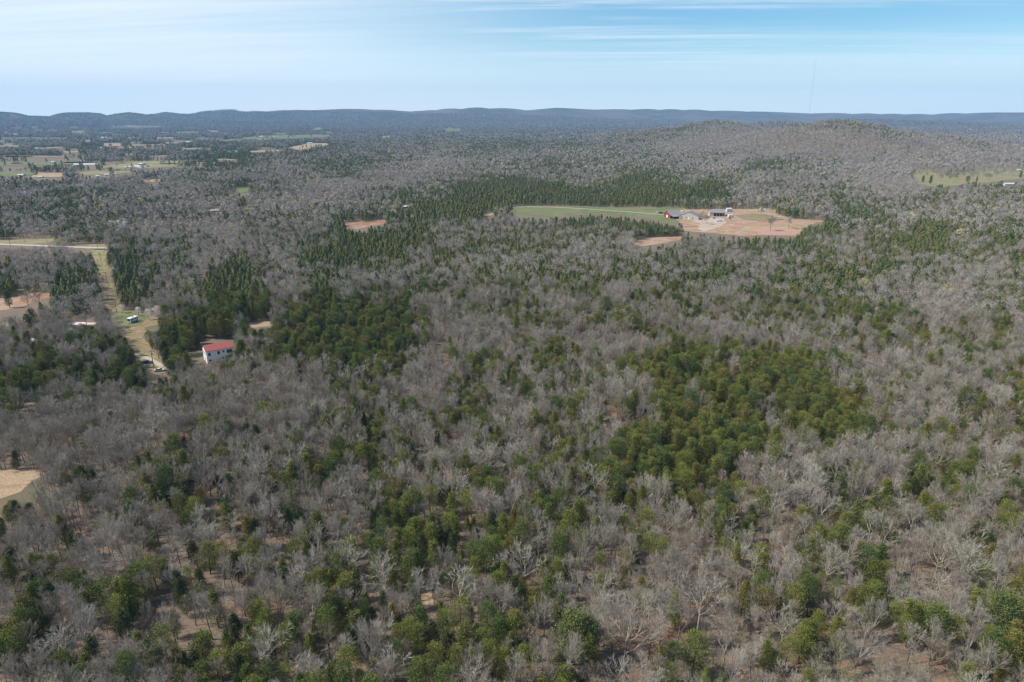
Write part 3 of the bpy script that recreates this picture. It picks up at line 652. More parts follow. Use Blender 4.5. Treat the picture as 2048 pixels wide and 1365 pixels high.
# red barn with open lean-to
A, B = gp(1325, 434), gp(1343, 437); y_ = yaw(A, B); d = Vector((-math.sin(y_ - .25), math.cos(y_ - .25), 0))
barn = gable('red_barn', 'barn', 'red barn with a grey roof and an open lean-to beside the green field', (A + B) / 2 + d * 7, y_ + math.pi / 2 - .25, 14, (B - A).length, 3.6, 7.6, M_REDWALL, M_ROOFG,
    [(.5, 4.8, 5.7, .9, 'l')], [(.5, .1, 2.8, 2.8, 'l', M_WHITE)], over=.45)
bw = (B - A).length / 2
MB().prism([(-bw - 6.2, 2.5), (-bw - .06, 3.45), (-bw - .06, 3.6), (-bw - 6.2, 2.66)], -7, 7).build('lean_to_roof', M_ROOFG, barn)
MB().box(-6.8, 6.8, -bw - .6, -bw - .3, .05, 3.2).build('lean_to_shade_panel', M_OPENSHADE, barn)  # dark panel added as the shade under the open lean-to
for k in (-6.6, -2.2, 2.2, 6.6): MB().box(k - .12, k + .12, -bw - 6.0, -bw - 5.76, 0, 2.5).build('post', M_WOODP, barn)
# beige shed
A, B = gp(1357, 438), gp(1397, 440.5); y_ = yaw(A, B); d = Vector((-math.sin(y_), math.cos(y_), 0))
gable('metal_shed', 'shed', 'beige metal shed with a wide grey gable roof, between the barn and the garage', (A + B) / 2 + d * 6.5, y_ + math.pi / 2, 13, (B - A).length, 3.4, 8.2, M_CREAM, M_ROOFG,
    [(.3, 1.2, 2.4, 1.4, 'l'), (.62, 1.2, 2.4, 1.2, 'l')], [(.86, .1, 3.0, 2.6, 'l', M_ROOFG), (.5, .1, 2.3, 1.1, 'l', M_WHITE)], over=.4)
A, B = gp(1420, 433), gp(1450, 433.5); y_ = yaw(A, B)
g = gable('three_bay_garage', 'garage', 'long garage with a dark grey roof and open dark bays behind the parked cars', (A + B) / 2 + Vector((0, 4.5, 0)), y_, (B - A).length, 9, 4.3, 6.8, M_CREAM, M_ROOFG,
    [], [(.36, .1, 3.5, 2.9, 'f', M_OPENSHADE), (.56, .1, 3.5, 2.9, 'f', M_OPENSHADE), (.76, .1, 3.5, 2.9, 'f', M_OPENSHADE), (.93, .1, 3.5, 1.6, 'f', M_OPENSHADE)], over=.5)  # open bays are dark slabs on the wall, inner shade painted
p, _ = dims(1457, 424)
t = gable('grain_shelter', 'shelter', 'small white metal shelter behind the right end of the garage', p, .2, 6, 4, 3.4, 4.6, M_ROOFW, M_ROOFW)
# far buildings: (u, v, length px, name, category, label, wall, roof, yaw, height)
far = [
 (2018, 371, 27, 'metal_barn', 'barn', 'long white roofed barn at the right edge of the pasture', M_ROOFW, M_ROOFW, -.05, 4.6),
 (1892, 331, 15, 'white_farmhouse', 'house', 'white house among bare trees above the pasture', M_WHITE, M_ROOFG, -.35, 4.5),
 (2036, 342, 8, 'white_cottage', 'house', 'small white house at the right edge beside a dark cedar', M_WHITE, M_ROOFW, .2, 4.0),
 (810, 417, 15, 'forest_house', 'house', 'house with a pale roof hidden in woods left of the green field', M_WHITE, M_ROOFW, .3, 4.5),
 (430, 424, 20, 'long_shed', 'shed', 'long white shed in the woods at left', M_WHITE, M_ROOFW, .35, 3.4),
 (43, 353, 14, 'hay_barn', 'barn', 'pale roofed barn in the lower green band at left', M_CREAM, M_ROOFW, -.1, 5),
 (82, 356, 8, 'field_shed', 'shed', 'small shed beside the brown field at left', M_WHITE, M_ROOFW, .1, 4),
 (196, 355, 8, 'roadside_house', 'house', 'white house below the pale field, left one', M_WHITE, M_ROOFW, .3, 4.5),
 (214, 351.5, 9, 'roadside_house', 'house', 'white house below the pale field, right one', M_WHITE, M_ROOFW, .3, 4),
 (108, 326, 10, 'field_house', 'house', 'white house on the upper green band', M_WHITE, M_ROOFW, .1, 4.5),
 (285, 331, 13, 'farm_barn', 'barn', 'red walled barn with a white roof behind the greenhouse', M_REDWALL, M_ROOFW, -.1, 6),
 (381, 330, 9, 'white_cottage', 'house', 'small white house right of the greenhouses', M_WHITE, M_ROOFW, .2, 4),
 (392, 329, 6, 'white_cottage', 'house', 'tiny white house at the right end of the farm field', M_WHITE, M_ROOFG, -.2, 4),
 (471, 304.5, 8, 'white_farmhouse', 'house', 'white farmhouse in the plain left of the tan clearing', M_WHITE, M_ROOFW, 0, 5),
 (620, 288.5, 11, 'hilltop_house', 'house', 'large pale house on the tan hilltop clearing', M_WHITE, M_ROOFW, .1, 7),
 (556, 297.5, 6, 'white_cottage', 'house', 'small white house left of the tan hilltop clearing', M_WHITE, M_ROOFW, 0, 4.5),
 (523, 274.5, 8, 'poultry_house', 'barn', 'white barn on the pale green field, left one', M_WHITE, M_ROOFW, .1, 6),
 (546, 274.5, 13, 'poultry_house', 'barn', 'white barn on the pale green field, right one', M_WHITE, M_ROOFW, 0, 6),
 (376, 286, 8, 'white_farmhouse', 'house', 'white farmhouse in the middle of the left plain', M_WHITE, M_ROOFW, 0, 6),
 (419, 264, 7, 'white_farmhouse', 'house', 'white farmhouse far off in the left plain', M_WHITE, M_ROOFW, 0, 8),
 (427, 266, 5, 'white_cottage', 'house', 'tiny white house right of the far farmhouse', M_WHITE, M_ROOFW, 0, 7),
 (452, 267.5, 6, 'white_cottage', 'house', 'low white building far in the left plain', M_WHITE, M_ROOFW, 0, 6),
 (208, 277, 12, 'long_white_barn', 'barn', 'long white building far in the plain at left', M_WHITE, M_ROOFW, 0, 8),
 (196, 275.5, 4, 'white_cottage', 'house', 'tiny white house left of the long far building', M_WHITE, M_ROOFW, 0, 7),
 (234, 263, 5, 'white_cottage', 'house', 'tiny white house below the left ridge', M_WHITE, M_ROOFW, 0, 7),
 (200, 252, 4, 'white_cottage', 'house', 'bright white house on the slope of the left ridge', M_WHITE, M_ROOFW, 0, 14),
 (155, 290, 6, 'white_cottage', 'house', 'small white house in the left plain', M_WHITE, M_ROOFW, 0, 5),
 (72, 298.5, 13, 'long_white_barn', 'barn', 'long white barn at left above the thin tan meadow', M_WHITE, M_ROOFW, 0, 5),
 (200, 297.5, 11, 'long_white_barn', 'barn', 'long white barn below the reddish far clearing', M_WHITE, M_ROOFW, 0, 5),
 (214, 299.5, 8, 'long_white_barn', 'barn', 'low white shed beside the reddish far clearing', M_WHITE, M_ROOFW, 0, 4),
 (292, 297, 6, 'white_cottage', 'house', 'small white house left of the thin green clearing', M_WHITE, M_ROOFW, 0, 5),
 (367, 297, 4, 'white_cottage', 'house', 'tiny house on the thin green clearing', M_WHITE, M_ROOFW, 0, 5),
 (480, 290, 4, 'white_cottage', 'house', 'tiny house left in the middle plain', M_WHITE, M_ROOFW, 0, 5),
 (511, 291, 4, 'white_cottage', 'house', 'tiny house in the middle plain', M_WHITE, M_ROOFW, 0, 5),
 (967, 248.5, 5, 'white_cottage', 'house', 'tiny white house beyond the centre', M_WHITE, M_ROOFW, 0, 9),
 (722, 283, 4, 'white_cottage', 'house', 'tiny white house in the woods left of centre', M_WHITE, M_ROOFW, 0, 5),
 (1178, 253.5, 8, 'white_farmhouse', 'house', 'low white building beyond the centre right', M_WHITE, M_ROOFW, 0, 7),
 (10, 267, 14, 'warehouse', 'warehouse', 'pale long warehouse at the far left edge', M_GREYW, M_ROOFG, 0, 8),
 (30, 270, 12, 'warehouse', 'warehouse', 'pale long warehouse right of the far left edge', M_GREYW, M_ROOFW, 0, 7),
 (1665, 241.5, 10, 'warehouse', 'warehouse', 'pale building on the plain behind the knobs', M_WHITE, M_ROOFW, 0, 14),
 (1870, 239, 5, 'white_cottage', 'house', 'tiny white house in the far right suburb, left one', M_WHITE, M_ROOFW, 0, 9),
 (1882, 239.5, 5, 'white_cottage', 'house', 'tiny white house in the far right suburb, middle one', M_WHITE, M_ROOFW, 0, 9),
 (1953, 239, 6, 'white_cottage', 'house', 'tiny white house in the far right suburb, right one', M_WHITE, M_ROOFW, 0, 12),
 (2036, 262, 11, 'long_white_barn', 'barn', 'low white building near the right edge of the far plain', M_WHITE, M_ROOFW, 0, 6),
]
for u, v, lp, nm, ct, lb, mw, mr_, rz, hh in far:
    p = gp(u, v); z = float(terrain(p.x, p.y))
    if z > 2:                                   # on rising ground: walk towards the camera until the place sits on its pixel
        for _ in range(30): p = gp(u, v, float(terrain(p.x, p.y)) if float(terrain(p.x, p.y)) < 100 else 100)
        z = float(terrain(p.x, p.y))
    pm = FPX / (p.y * cp + (H - z) * sp); L = lp * .85 / pm; hh *= .85; p.z = z - .2
    g_ = gable(nm, ct, lb, p, rz, L, max(6, min(L * .55, 14)), hh * .62, hh, mw, mr_,
          [(.25, .9, 1.9, 1.2, 'f'), (.75, .9, 1.9, 1.2, 'f')] if lp > 7 else [], [(.5, .1, 2.1, 1.2, 'f', M_DOOR)] if lp > 7 else [], clear=.8)
    CLEAR.append(np.array([(u - lp * .5, v - hh * pm * .95), (u + lp * .5, v - hh * pm * .95), (u + lp * .5, v - 0.5), (u - lp * .5, v - .5)], dtype=float))
# greenhouses: half round tunnels
def greenhouse(u, v, lp, wd, label, rz=0.0):
    p, pm = dims(u, v); t = root('greenhouse', p, rz); tag(t, label, 'greenhouse', 'greenhouses in the far left fields'); L = lp / pm
    prof = [(wd / 2 * math.cos(a), wd * .42 * math.sin(a)) for a in np.linspace(0, math.pi, 13)]
    MB().prism(prof, -L / 2, L / 2).build('cover', M_ROOFW, t)
    for s in (-1, 1): MB().box(min(s * L / 2, s * (L / 2 + .08)), max(s * L / 2, s * (L / 2 + .08)), -1.2, 1.2, 0, 2.2).build('door', M_GREYW, t)
    CLEAR.append(np.array([(u - lp / 2, v - wd * .4 * pm), (u + lp / 2, v - wd * .4 * pm), (u + lp / 2, v), (u - lp / 2, v)], dtype=float))
greenhouse(173, 330.5, 48, 9, 'long white tunnel greenhouse left of the farm field')
greenhouse(268, 336, 34, 9, 'white tunnel greenhouse on the farm field, the left one'); greenhouse(283, 334.5, 26, 10, 'white tunnel greenhouse on the farm field, the right one')

# vehicles
def car(loc, rz, body, label, kind='sedan', cat='car', sc=1.0):
    t = root('parked_car' if cat != 'pickup' else 'pickup_truck', loc, rz); tag(t, label, cat); t.scale = (sc, sc, sc)
    w = .90
    if kind == 'suv': pr = [(-2.35, .35), (2.35, .35), (2.4, .75), (2.3, 1.05), (1.25, 1.12), (-2.3, 1.15), (-2.4, .8)]; cb = [(-2.25, 1.13), (1.15, 1.13), (.55, 1.72), (-2.0, 1.75)]
    elif kind == 'pickup': pr = [(-2.7, .4), (2.6, .4), (2.65, .85), (2.5, 1.12), (1.5, 1.18), (-2.7, 1.12)]; cb = [(-.7, 1.13), (1.35, 1.15), (.75, 1.78), (-.5, 1.80)]
    else: pr = [(-2.3, .32), (2.25, .32), (2.35, .62), (2.15, .86), (1.1, .98), (-1.5, 1.02), (-2.25, .96), (-2.35, .6)]; cb = [(-1.75, .99), (1.05, .97), (.35, 1.42), (-.95, 1.45)]
    MB().prism(pr, -w, w, 'y').build('body', body, t, .05)
    cabin = MB().prism(cb, -w + .1, w - .1, 'y').build('cabin', M_GLASS, t, .04)
    x0, x1 = min(c[0] for c in cb[2:]), max(c[0] for c in cb[2:])
    MB().box(x0, x1, -w + .12, w - .12, cb[2][1] - .02, cb[3][1] + .04).build('roof_panel', body, t, .03)
    for sx in (-1.45, 1.45):
        for sy in (-1, 1):
            wh = MB().tube((sx, sy * (w - .12), .34), (sx, sy * (w + .04), .34), .34, .34, 14).build('wheel', M_TYRE, t)
            MB().tube((sx, sy * (w + .03), .34), (sx, sy * (w + .055), .34), .19, .19, 10).build('rim', M_CHROME, wh)
    for sy in (-1, 1): MB().box(2.27, 2.42, sy * .65 - .18, sy * .65 + .18, .62, .78).build('headlight', M_LAMP, t)
    NO_TREE.append((t.location.x, t.location.y, 4)); return t
def paint(n, c): return mat_simple(n, c, .03, 1, .3)
P_SIL = paint('silver_paint', (.42, .46, .50)); P_BLK = paint('black_paint', (.02, .024, .03)); P_NAVY = paint('navy_paint', (.025, .035, .06)); P_WHT = paint('white_paint', (.80, .82, .84)); P_BLUE = paint('light_blue_paint', (.42, .58, .68)); P_RED = paint('red_paint', (.40, .06, .05))
car(gp(320, 743), .35, P_SIL, 'silver car parked at the end of the dirt track')
car(gp(294, 727), .05, P_NAVY, 'dark blue car parked in tree shade beside the dirt track')
CLEAR.append(np.array([(286, 718), (304, 718), (306, 728), (284, 729)], dtype=float)); CLEAR.append(np.array([(311, 736), (332, 735), (333, 745), (312, 747)], dtype=float))
car(gp(1316, 427), .1, P_WHT, 'white car parked on the drive left of the red barn', 'suv'); car(gp(1322, 427.6), -.1, P_BLK, 'black car parked on the drive touching the red barn side', 'suv')
car(gp(1367, 423), .0, P_WHT, 'white pickup behind the barn and shed', 'pickup', 'pickup')
car(gp(1436, 444.2), .15, P_WHT, 'white car in front of the garage, the left of a close pair', 'sedan'); car(gp(1442.5, 444), -.2, P_BLUE, 'pale blue car in front of the garage, right of the white one', 'suv')
car(gp(1428.5, 437.5), .8, P_BLK, 'small black car just in front of the garage bays', 'sedan', sc=.8)
car(gp(1455, 431.5), .2, P_WHT, 'white car at the right end of the garage', 'sedan'); car(gp(1460, 438.5), 1.2, P_BLK, 'dark car right of the garage below a white camper', 'sedan', sc=.85)
for u, v, m_, lb, k in ((1521, 419, P_WHT, 'white van at the wood edge, leftmost of the row behind the yard', 'suv'), (1529.5, 419.6, P_WHT, 'white car second in the row behind the yard', 'sedan'), (1534, 420, P_SIL, 'silver car third in the row behind the yard', 'sedan'), (1539, 419.6, P_WHT, 'white car fourth in the row behind the yard', 'suv'), (1545, 420, P_RED, 'red car rightmost of the row behind the yard', 'sedan')):
    car(gp(u, v), 1.4, m_, lb, k)
def camper(loc, rz, L, label, name='motorhome'):
    t = root(name, loc, rz); tag(t, label, 'camper'); a = L / 2
    MB().prism([(-a, .55), (a - .1, .55), (a, 1.1), (a - .35, 3.05), (-a, 3.05)], -1.25, 1.25, 'y').build('body', P_WHT, t, .12)
    MB().box(-a * .3, a * .15, -.5, .5, 3.06, 3.35).build('roof_unit', M_GREYW, t, .05)
    MB().quad((a + .02, -1.05, 1.25), (a + .02, 1.05, 1.25), (a - .27, 1.05, 2.7), (a - .27, -1.05, 2.7)).build('windscreen', M_GLASS, t)
    for s in (-1, 1):
        for x in (-a * .7, -a * .2, a * .35, a * .75): MB().box(x - .45, x + .45, min(s * 1.25, s * 1.29), max(s * 1.25, s * 1.29), 1.7, 2.45).build('window', M_GLASS, t)
        MB().box(-a + .2, a - .3, min(s * 1.252, s * 1.275), max(s * 1.252, s * 1.275), .95, 1.2).build('stripe', P_NAVY, t)
        for x in (-a * .55, a * .6):
            wh = MB().tube((x, s * 1.0, .48), (x, s * 1.28, .48), .48, .48, 14).build('wheel', M_TYRE, t); MB().tube((x, s * 1.27, .48), (x, s * 1.3, .48), .24, .24, 10).build('rim', M_CHROME, wh)
    NO_TREE.append((t.location.x, t.location.y, 6)); return t
A, B = gp(276, 641.5), gp(256, 648.5); camper((A + B) / 2, yaw(A, B), (B - A).length * .8 if (B - A).length < 14 else 9.5, 'white motorhome parked on the grass of the yard')
CLEAR.append(np.array([(250, 634), (280, 632), (281, 645), (256, 652), (250, 650)], dtype=float))
camper(gp(1461, 435.5), .1, 6, 'white camper trailer parked right of the garage', 'camper_trailer')

def pole(u, v, vt, label, grp='wooden power poles along the cleared strip', arm=True, lean=0.0, mat=None):
    p, pm = dims(u, v); hgt = 1.0
    for _ in range(40):                        # raise until its top reaches the measured pixel
        if proj(p.x, p.y, hgt)[1] > vt: hgt += .35
    hgt = min(max(hgt, 7.5), 13)
    t = root('power_pole', p, .2); tag(t, label, 'power pole', grp); t.rotation_euler = (0, lean, .2)
    MB().tube((0, 0, -.3), (0, 0, hgt), .19, .12, 8).build('pole', mat or M_WOODP, t)
    if arm:
        MB().box(-1.2, 1.2, -.16, -.04, hgt - .9, hgt - .75).build('crossarm', M_WOODP, t)
        for x in (-1.05, 0, 1.05): MB().tube((x, -.1, hgt - .75 if x else hgt), (x, -.1, hgt - .5 if x else hgt + .25), .05, .04, 6).build('insulator', M_GREYW, t)
    MB().tube((.34, 0, hgt - 2.3), (.34, 0, hgt - 1.4), .22, .22, 10).build('transformer', M_GREYW, t)
    NO_TREE.append((p.x, p.y, 3)); return t
for u, v, vt, lb in ((307.5, 735, 702, 'tall power pole beside the silver car'), (233.5, 626, 603, 'power pole at the lower end of the cleared strip'), (214.5, 567, 549, 'power pole in the middle of the cleared strip'),
                     (202, 523, 509, 'power pole near the upper end of the cleared strip'), (196, 500, 486, 'power pole beside the road above the cleared strip'), (49, 484, 471, 'power pole in the roadside meadow at left'), (21, 493, 481, 'power pole beside the road near the left edge')):
    pole(u, v, vt, lb)
for u, v, vt, lb in ((1094, 413, 403, 'left power pole of a pair behind the green field'), (1122, 412.5, 402, 'right power pole of a pair behind the green field'), (1188, 420, 407, 'power pole standing alone in the green field')):
    pole(u, v, vt, lb, 'power poles at the green field')

# radio mast far behind the knobs
def mast():
    y0 = 5600.0; x0 = (1618 - 1024) / FPX * y0 * cp; z0 = 0.0; top = H + (229 - 138) / FPX * y0 * 1.04
    t = root('radio_mast', (x0, y0, z0)); tag(t, 'very tall thin radio mast rising into the sky behind the wooded knobs', 'radio mast')
    mm = mat_simple('mast_steel', (.30, .28, .30), .1, .05, .6)
    k = MB(); c = [(1.5 * math.cos(a), 1.5 * math.sin(a)) for a in (0, 2.094, 4.189)]
    for x, y in c: k.tube((x, y, 0), (x, y, top), .16, .16, 4)
    n = int(top / 12)
    for i in range(n):
        for j in range(3):
            a, b = c[j], c[(j + 1) % 3]; k.tube((*a, i * 12), (*b, i * 12 + 12), .08, .08, 3)
    k.build('lattice', mm, t); MB().tube((0, 0, top), (0, 0, top + 14), .6, .3, 6).build('antenna', mm, t)
    for j, (x, y) in enumerate(c):
        g = MB()
        for f in (.35, .65, .95): g.tube((x, y, top * f), (x * 95, y * 95, 0), .07, .07, 3)
        g.build('guy_wire', mm, t)
mast()

# ------------------------------------------------------------------ the woods
def inst(proto, name, loc, rz, s, lean=(0, 0), parts=('trunk', 'crown')):
    r = link(name, None); r.location = loc; r.rotation_euler = (lean[0], lean[1], rz); r.scale = s; r.empty_display_size = .5
    for me, nm in zip(proto[0][:2], parts): link(nm, me, r)
    return r
rngI = np.random.default_rng(77)
# landmark trees placed by hand: base pixel, height, variant, label
LAND = [
 (1246, 1338, 20, 11, 'wide grey leafless oak with the broadest crown, on the bare clay below the centre'),
 (1395, 1262, 17, 6, 'pale forked leafless tree right of the bare clay gap'),
 (1318, 1290, 15, 9, 'slim leafless tree in the middle of the clay gap'),
 (1352, 1300, 14, 9, 'slim leaning leafless tree at the right side of the clay gap'),
 (917, 1228, 13, 7, 'bright pale leafless oak beside the small orange gap'),
 (675, 1040, 13, 7, 'pale spreading leafless oak in the lower left of centre'),
 (750, 1325, 13, 2, 'round grey leafless tree standing out of the cedars near the bottom edge'),
 (1305, 1045, 15, 2, 'grey leafless tree in front of the dense cedar stand'),
 (785, 870, 12, 7, 'pale leafless tree left of the two dark cedars'),
 (1320, 850, 11, 7, 'pale leafless tree at the left edge of the dense cedar stand'),
 (1590, 930, 15, 11, 'broad leafless tree along the lower edge of the dense cedar stand'),
 (1865, 1165, 17, 11, 'large leafless tree in the lower right woods'),
 (545, 1345, 13, 7, 'pale leafless tree at the bottom edge left of centre'),
 (1915, 1190, 17, 6, 'tall pale leafless tree right of the large one at lower right'),
]
for u, v, hh, k, lb in LAND:
    p = gp(u, v); pr = BARE[k]; s = hh / pr[1]
    o = inst(pr, 'bare_tree', p, rngI.uniform(0, 6.28), (s, s, s)); tag(o, lb, 'leafless tree'); NO_TREE.append((p.x, p.y, 2.6))
FIELD = [   # lone leafless trees on open ground
 (1541, 462, 15, 2, 'lone leafless tree in the front of the bare farm yard'), (1577, 458, 12, 8, 'small leafless tree with a dark stem at the right of the farm yard'),
 (1494, 425, 9, 4, 'leftmost small leafless tree at the back of the farm yard'), (1522, 432.5, 9, 3, 'thin leafless tree second from left in the back of the farm yard'), (1540.5, 426.5, 11, 1, 'leafless tree in front of the row of white vehicles'),
 (1404, 447, 12, 4, 'leafless tree beside the beige shed, left one'), (1412, 450, 11, 3, 'leafless tree beside the drive of the garage'),
 (1862, 362, 12, 5, 'leafless tree between the two cedars on the pasture'), (1898, 366, 16, 2, 'leafless tree left of centre on the pasture'), (1945, 355, 14, 1, 'leafless tree in the middle of the pasture'),
 (1976, 363, 14, 2, 'leafless tree left of the long white barn'), (2004, 352, 14, 0, 'leafless tree behind the long white barn'), (2019, 354, 13, 1, 'leafless tree at the right end of the pasture'), (1925, 358, 13, 4, 'slim leafless tree above the round cedar on the pasture'),
 (1887, 352, 13, 1, 'leafless tree below the white house'), (1912, 350, 13, 0, 'leafless tree right of the white house'), (1958, 347, 14, 9, 'tall leafless tree at the back of the pasture'),
 (94, 484, 11, 2, 'spreading leafless tree over the road at left'), (118, 488, 12, 0, 'leafless tree right of the spreading one by the road'),
 (60, 625, 12, 4, 'leafless tree at the front of the clay field, left one'), (80, 622, 11, 5, 'leafless tree at the front of the clay field, right one'),
]
for u, v, hh, k, lb in FIELD:
    p = gp(u, v); pr = DENSE[k % 3] if p.y > 600 else BARE[k]; s = hh / pr[1]; o = inst(pr, 'bare_tree', p, rngI.uniform(0, 6.28), (s, s, s)); tag(o, lb, 'leafless tree', 'single leafless trees on open ground')
    NO_TREE.append((p.x, p.y, 4))
for i, (u, v) in enumerate(((1852, 357), (1872, 352), (1880, 364), (1893, 357), (1907, 362), (1918, 351), (1934, 350), (1940, 363), (1952, 357), (1966, 352), (1972, 358), (1987, 350), (1992, 357), (2028, 350), (1868, 346), (1905, 346))):
    p = gp(u, v); k = i % 3; s = (11 + (i * 7) % 5) / 13; o = inst(DENSE[k], 'bare_tree', p, i * 1.7, (s * 1.1, s * 1.1, s)); tag(o, 'leafless tree in the loose scatter over the open pasture at right', 'leafless tree', 'leafless trees scattered over the pasture')
for u, v, hh, k, lb in ((1845, 366, 12, 0, 'round dark cedar on the pasture, left of a pair'), (1860, 369, 13, 0, 'cone shaped dark cedar on the pasture, right of a pair'), (1934, 366, 11, 1, 'round dark cedar alone in the pasture'),
                        (1953, 364, 8, 0, 'small cedar right of the round one on the pasture'), (2040, 357, 13, 0, 'dark cedar at the right edge above the long white barn'),
                        (125, 593, 15, 4, 'big dark cedar at the right end of the clay field'), (20, 616, 10, 4, 'low dark cedar at the left edge of the clay field'),
                        (419, 895, 12, 3, 'slim pointed cedar alone among grey trees at left'), (258, 1298, 10, 4, 'round very dark cedar near the bottom left'), (1990, 1290, 13, 1, 'big round cedar in the lower right corner'), (1860, 1300, 11, 1, 'big cedar left of the lower right corner'),
                        (488, 735, 13, 0, 'big cedar at the right end of the white house'), (1145, 1330, 13, 1, 'large bright cedar left of the clay gap near the bottom'), (1385, 1355, 11, 3, 'cedar at the right of the clay gap near the bottom'), (1515, 1160, 10, 3, 'bushy cedar alone right of the pale forked tree')):
    p = gp(u, v); pr = CED[k]; s = hh / pr[1]; o = inst(pr, 'cedar_tree', p, rngI.uniform(0, 6.28), (s * 1.1, s * 1.1, s)); tag(o, lb, 'cedar'); NO_TREE.append((p.x, p.y, 3.5))
for u, v, hh, k, lb in ((196, 528, 3.0, 10, 'low brush at the left edge of the cleared strip, upper clump'), (207, 565, 3.2, 10, 'low brush at the left edge of the cleared strip, middle clump'), (216, 600, 3.5, 5, 'low brush at the left edge of the cleared strip, lower clump'),
                        (231, 575, 2.6, 10, 'low brush at the right edge of the cleared strip, middle clump'), (238, 603, 3.0, 5, 'low brush at the right edge of the cleared strip, lower clump'), (262, 628, 3.6, 10, 'brown brush behind the motorhome, left clump'), (275, 626, 3.8, 5, 'brown brush behind the motorhome, middle clump'),
                        (292, 630, 3.6, 10, 'brown brush behind the motorhome, right clump'), (246, 640, 2.4, 10, 'small brush left of the motorhome'), (300, 690, 3.0, 5, 'brown brush at the right edge of the yard'), (284, 651, 3.2, 8, 'green tinged bush touching the rear of the motorhome')):
    p = gp(u, v); pr = BARE[k]; s = hh / pr[1]; o = inst(pr, 'shrub', p, rngI.uniform(0, 6.28), (s * 1.5, s * 1.5, s), parts=('stem', 'crown')); tag(o, lb, 'shrub', 'brush on the cleared ground at left')
# white blossoming trees
BL = pair('blossom_tree', cedar_tree(41, 6, 1.9, 1500, .34, 2, .3), M_BLOSSOM)
for a, b, r, lb in (((1533, 1329), (1570, 1331), .16, 'pale fallen trunk lying on the litter near the bottom right of centre'), ((1178, 1272), (1205, 1262), .13, 'thin fallen trunk left of the clay gap'), ((590, 1190), (612, 1183), .14, 'fallen grey trunk in the lower left woods')):
    A, B = gp(*a), gp(*b); t = root('fallen_log', A); tag(t, lb, 'log'); d = B - A; MB().tube((0, 0, .2), (d.x, d.y, .35), r, r * .6, 8).build('trunk', M_PALE, t); MB().tube((d.x * .7, d.y * .7, .3), (d.x * .8 + .5, d.y * .8 + 1.0, .9), r * .5, r * .2, 6).build('branch', M_PALE, t)
for u, v, hh, lb in ((317, 637, 7, 'white blossoming tree at the back of the yard, right one'), (298, 640, 6, 'white blossoming tree at the back of the yard, middle one'), (278, 632, 5, 'small white blossoming tree at the back of the yard, left one'),
                     (143, 680, 6, 'white blossoming tree below the mobile home'), (222, 458, 8, 'white blossoming tree in woods above the road, left of three'), (238, 457, 8, 'white blossoming tree in woods above the road, middle of three'), (252, 461, 9, 'white blossoming tree in woods above the road, right of three'),
                     (245, 627, 5, 'white blossoming shrub beside the cleared strip'), (20, 668, 5, 'white blossoming shrub near the left edge')):
    p = gp(u, v); s = hh / 6; o = inst((BL, 6), 'blossom_tree', p, rngI.uniform(0, 6.28), (s, s, s)); tag(o, lb, 'blossoming tree', 'white blossoming trees'); NO_TREE.append((p.x, p.y, 2.5))

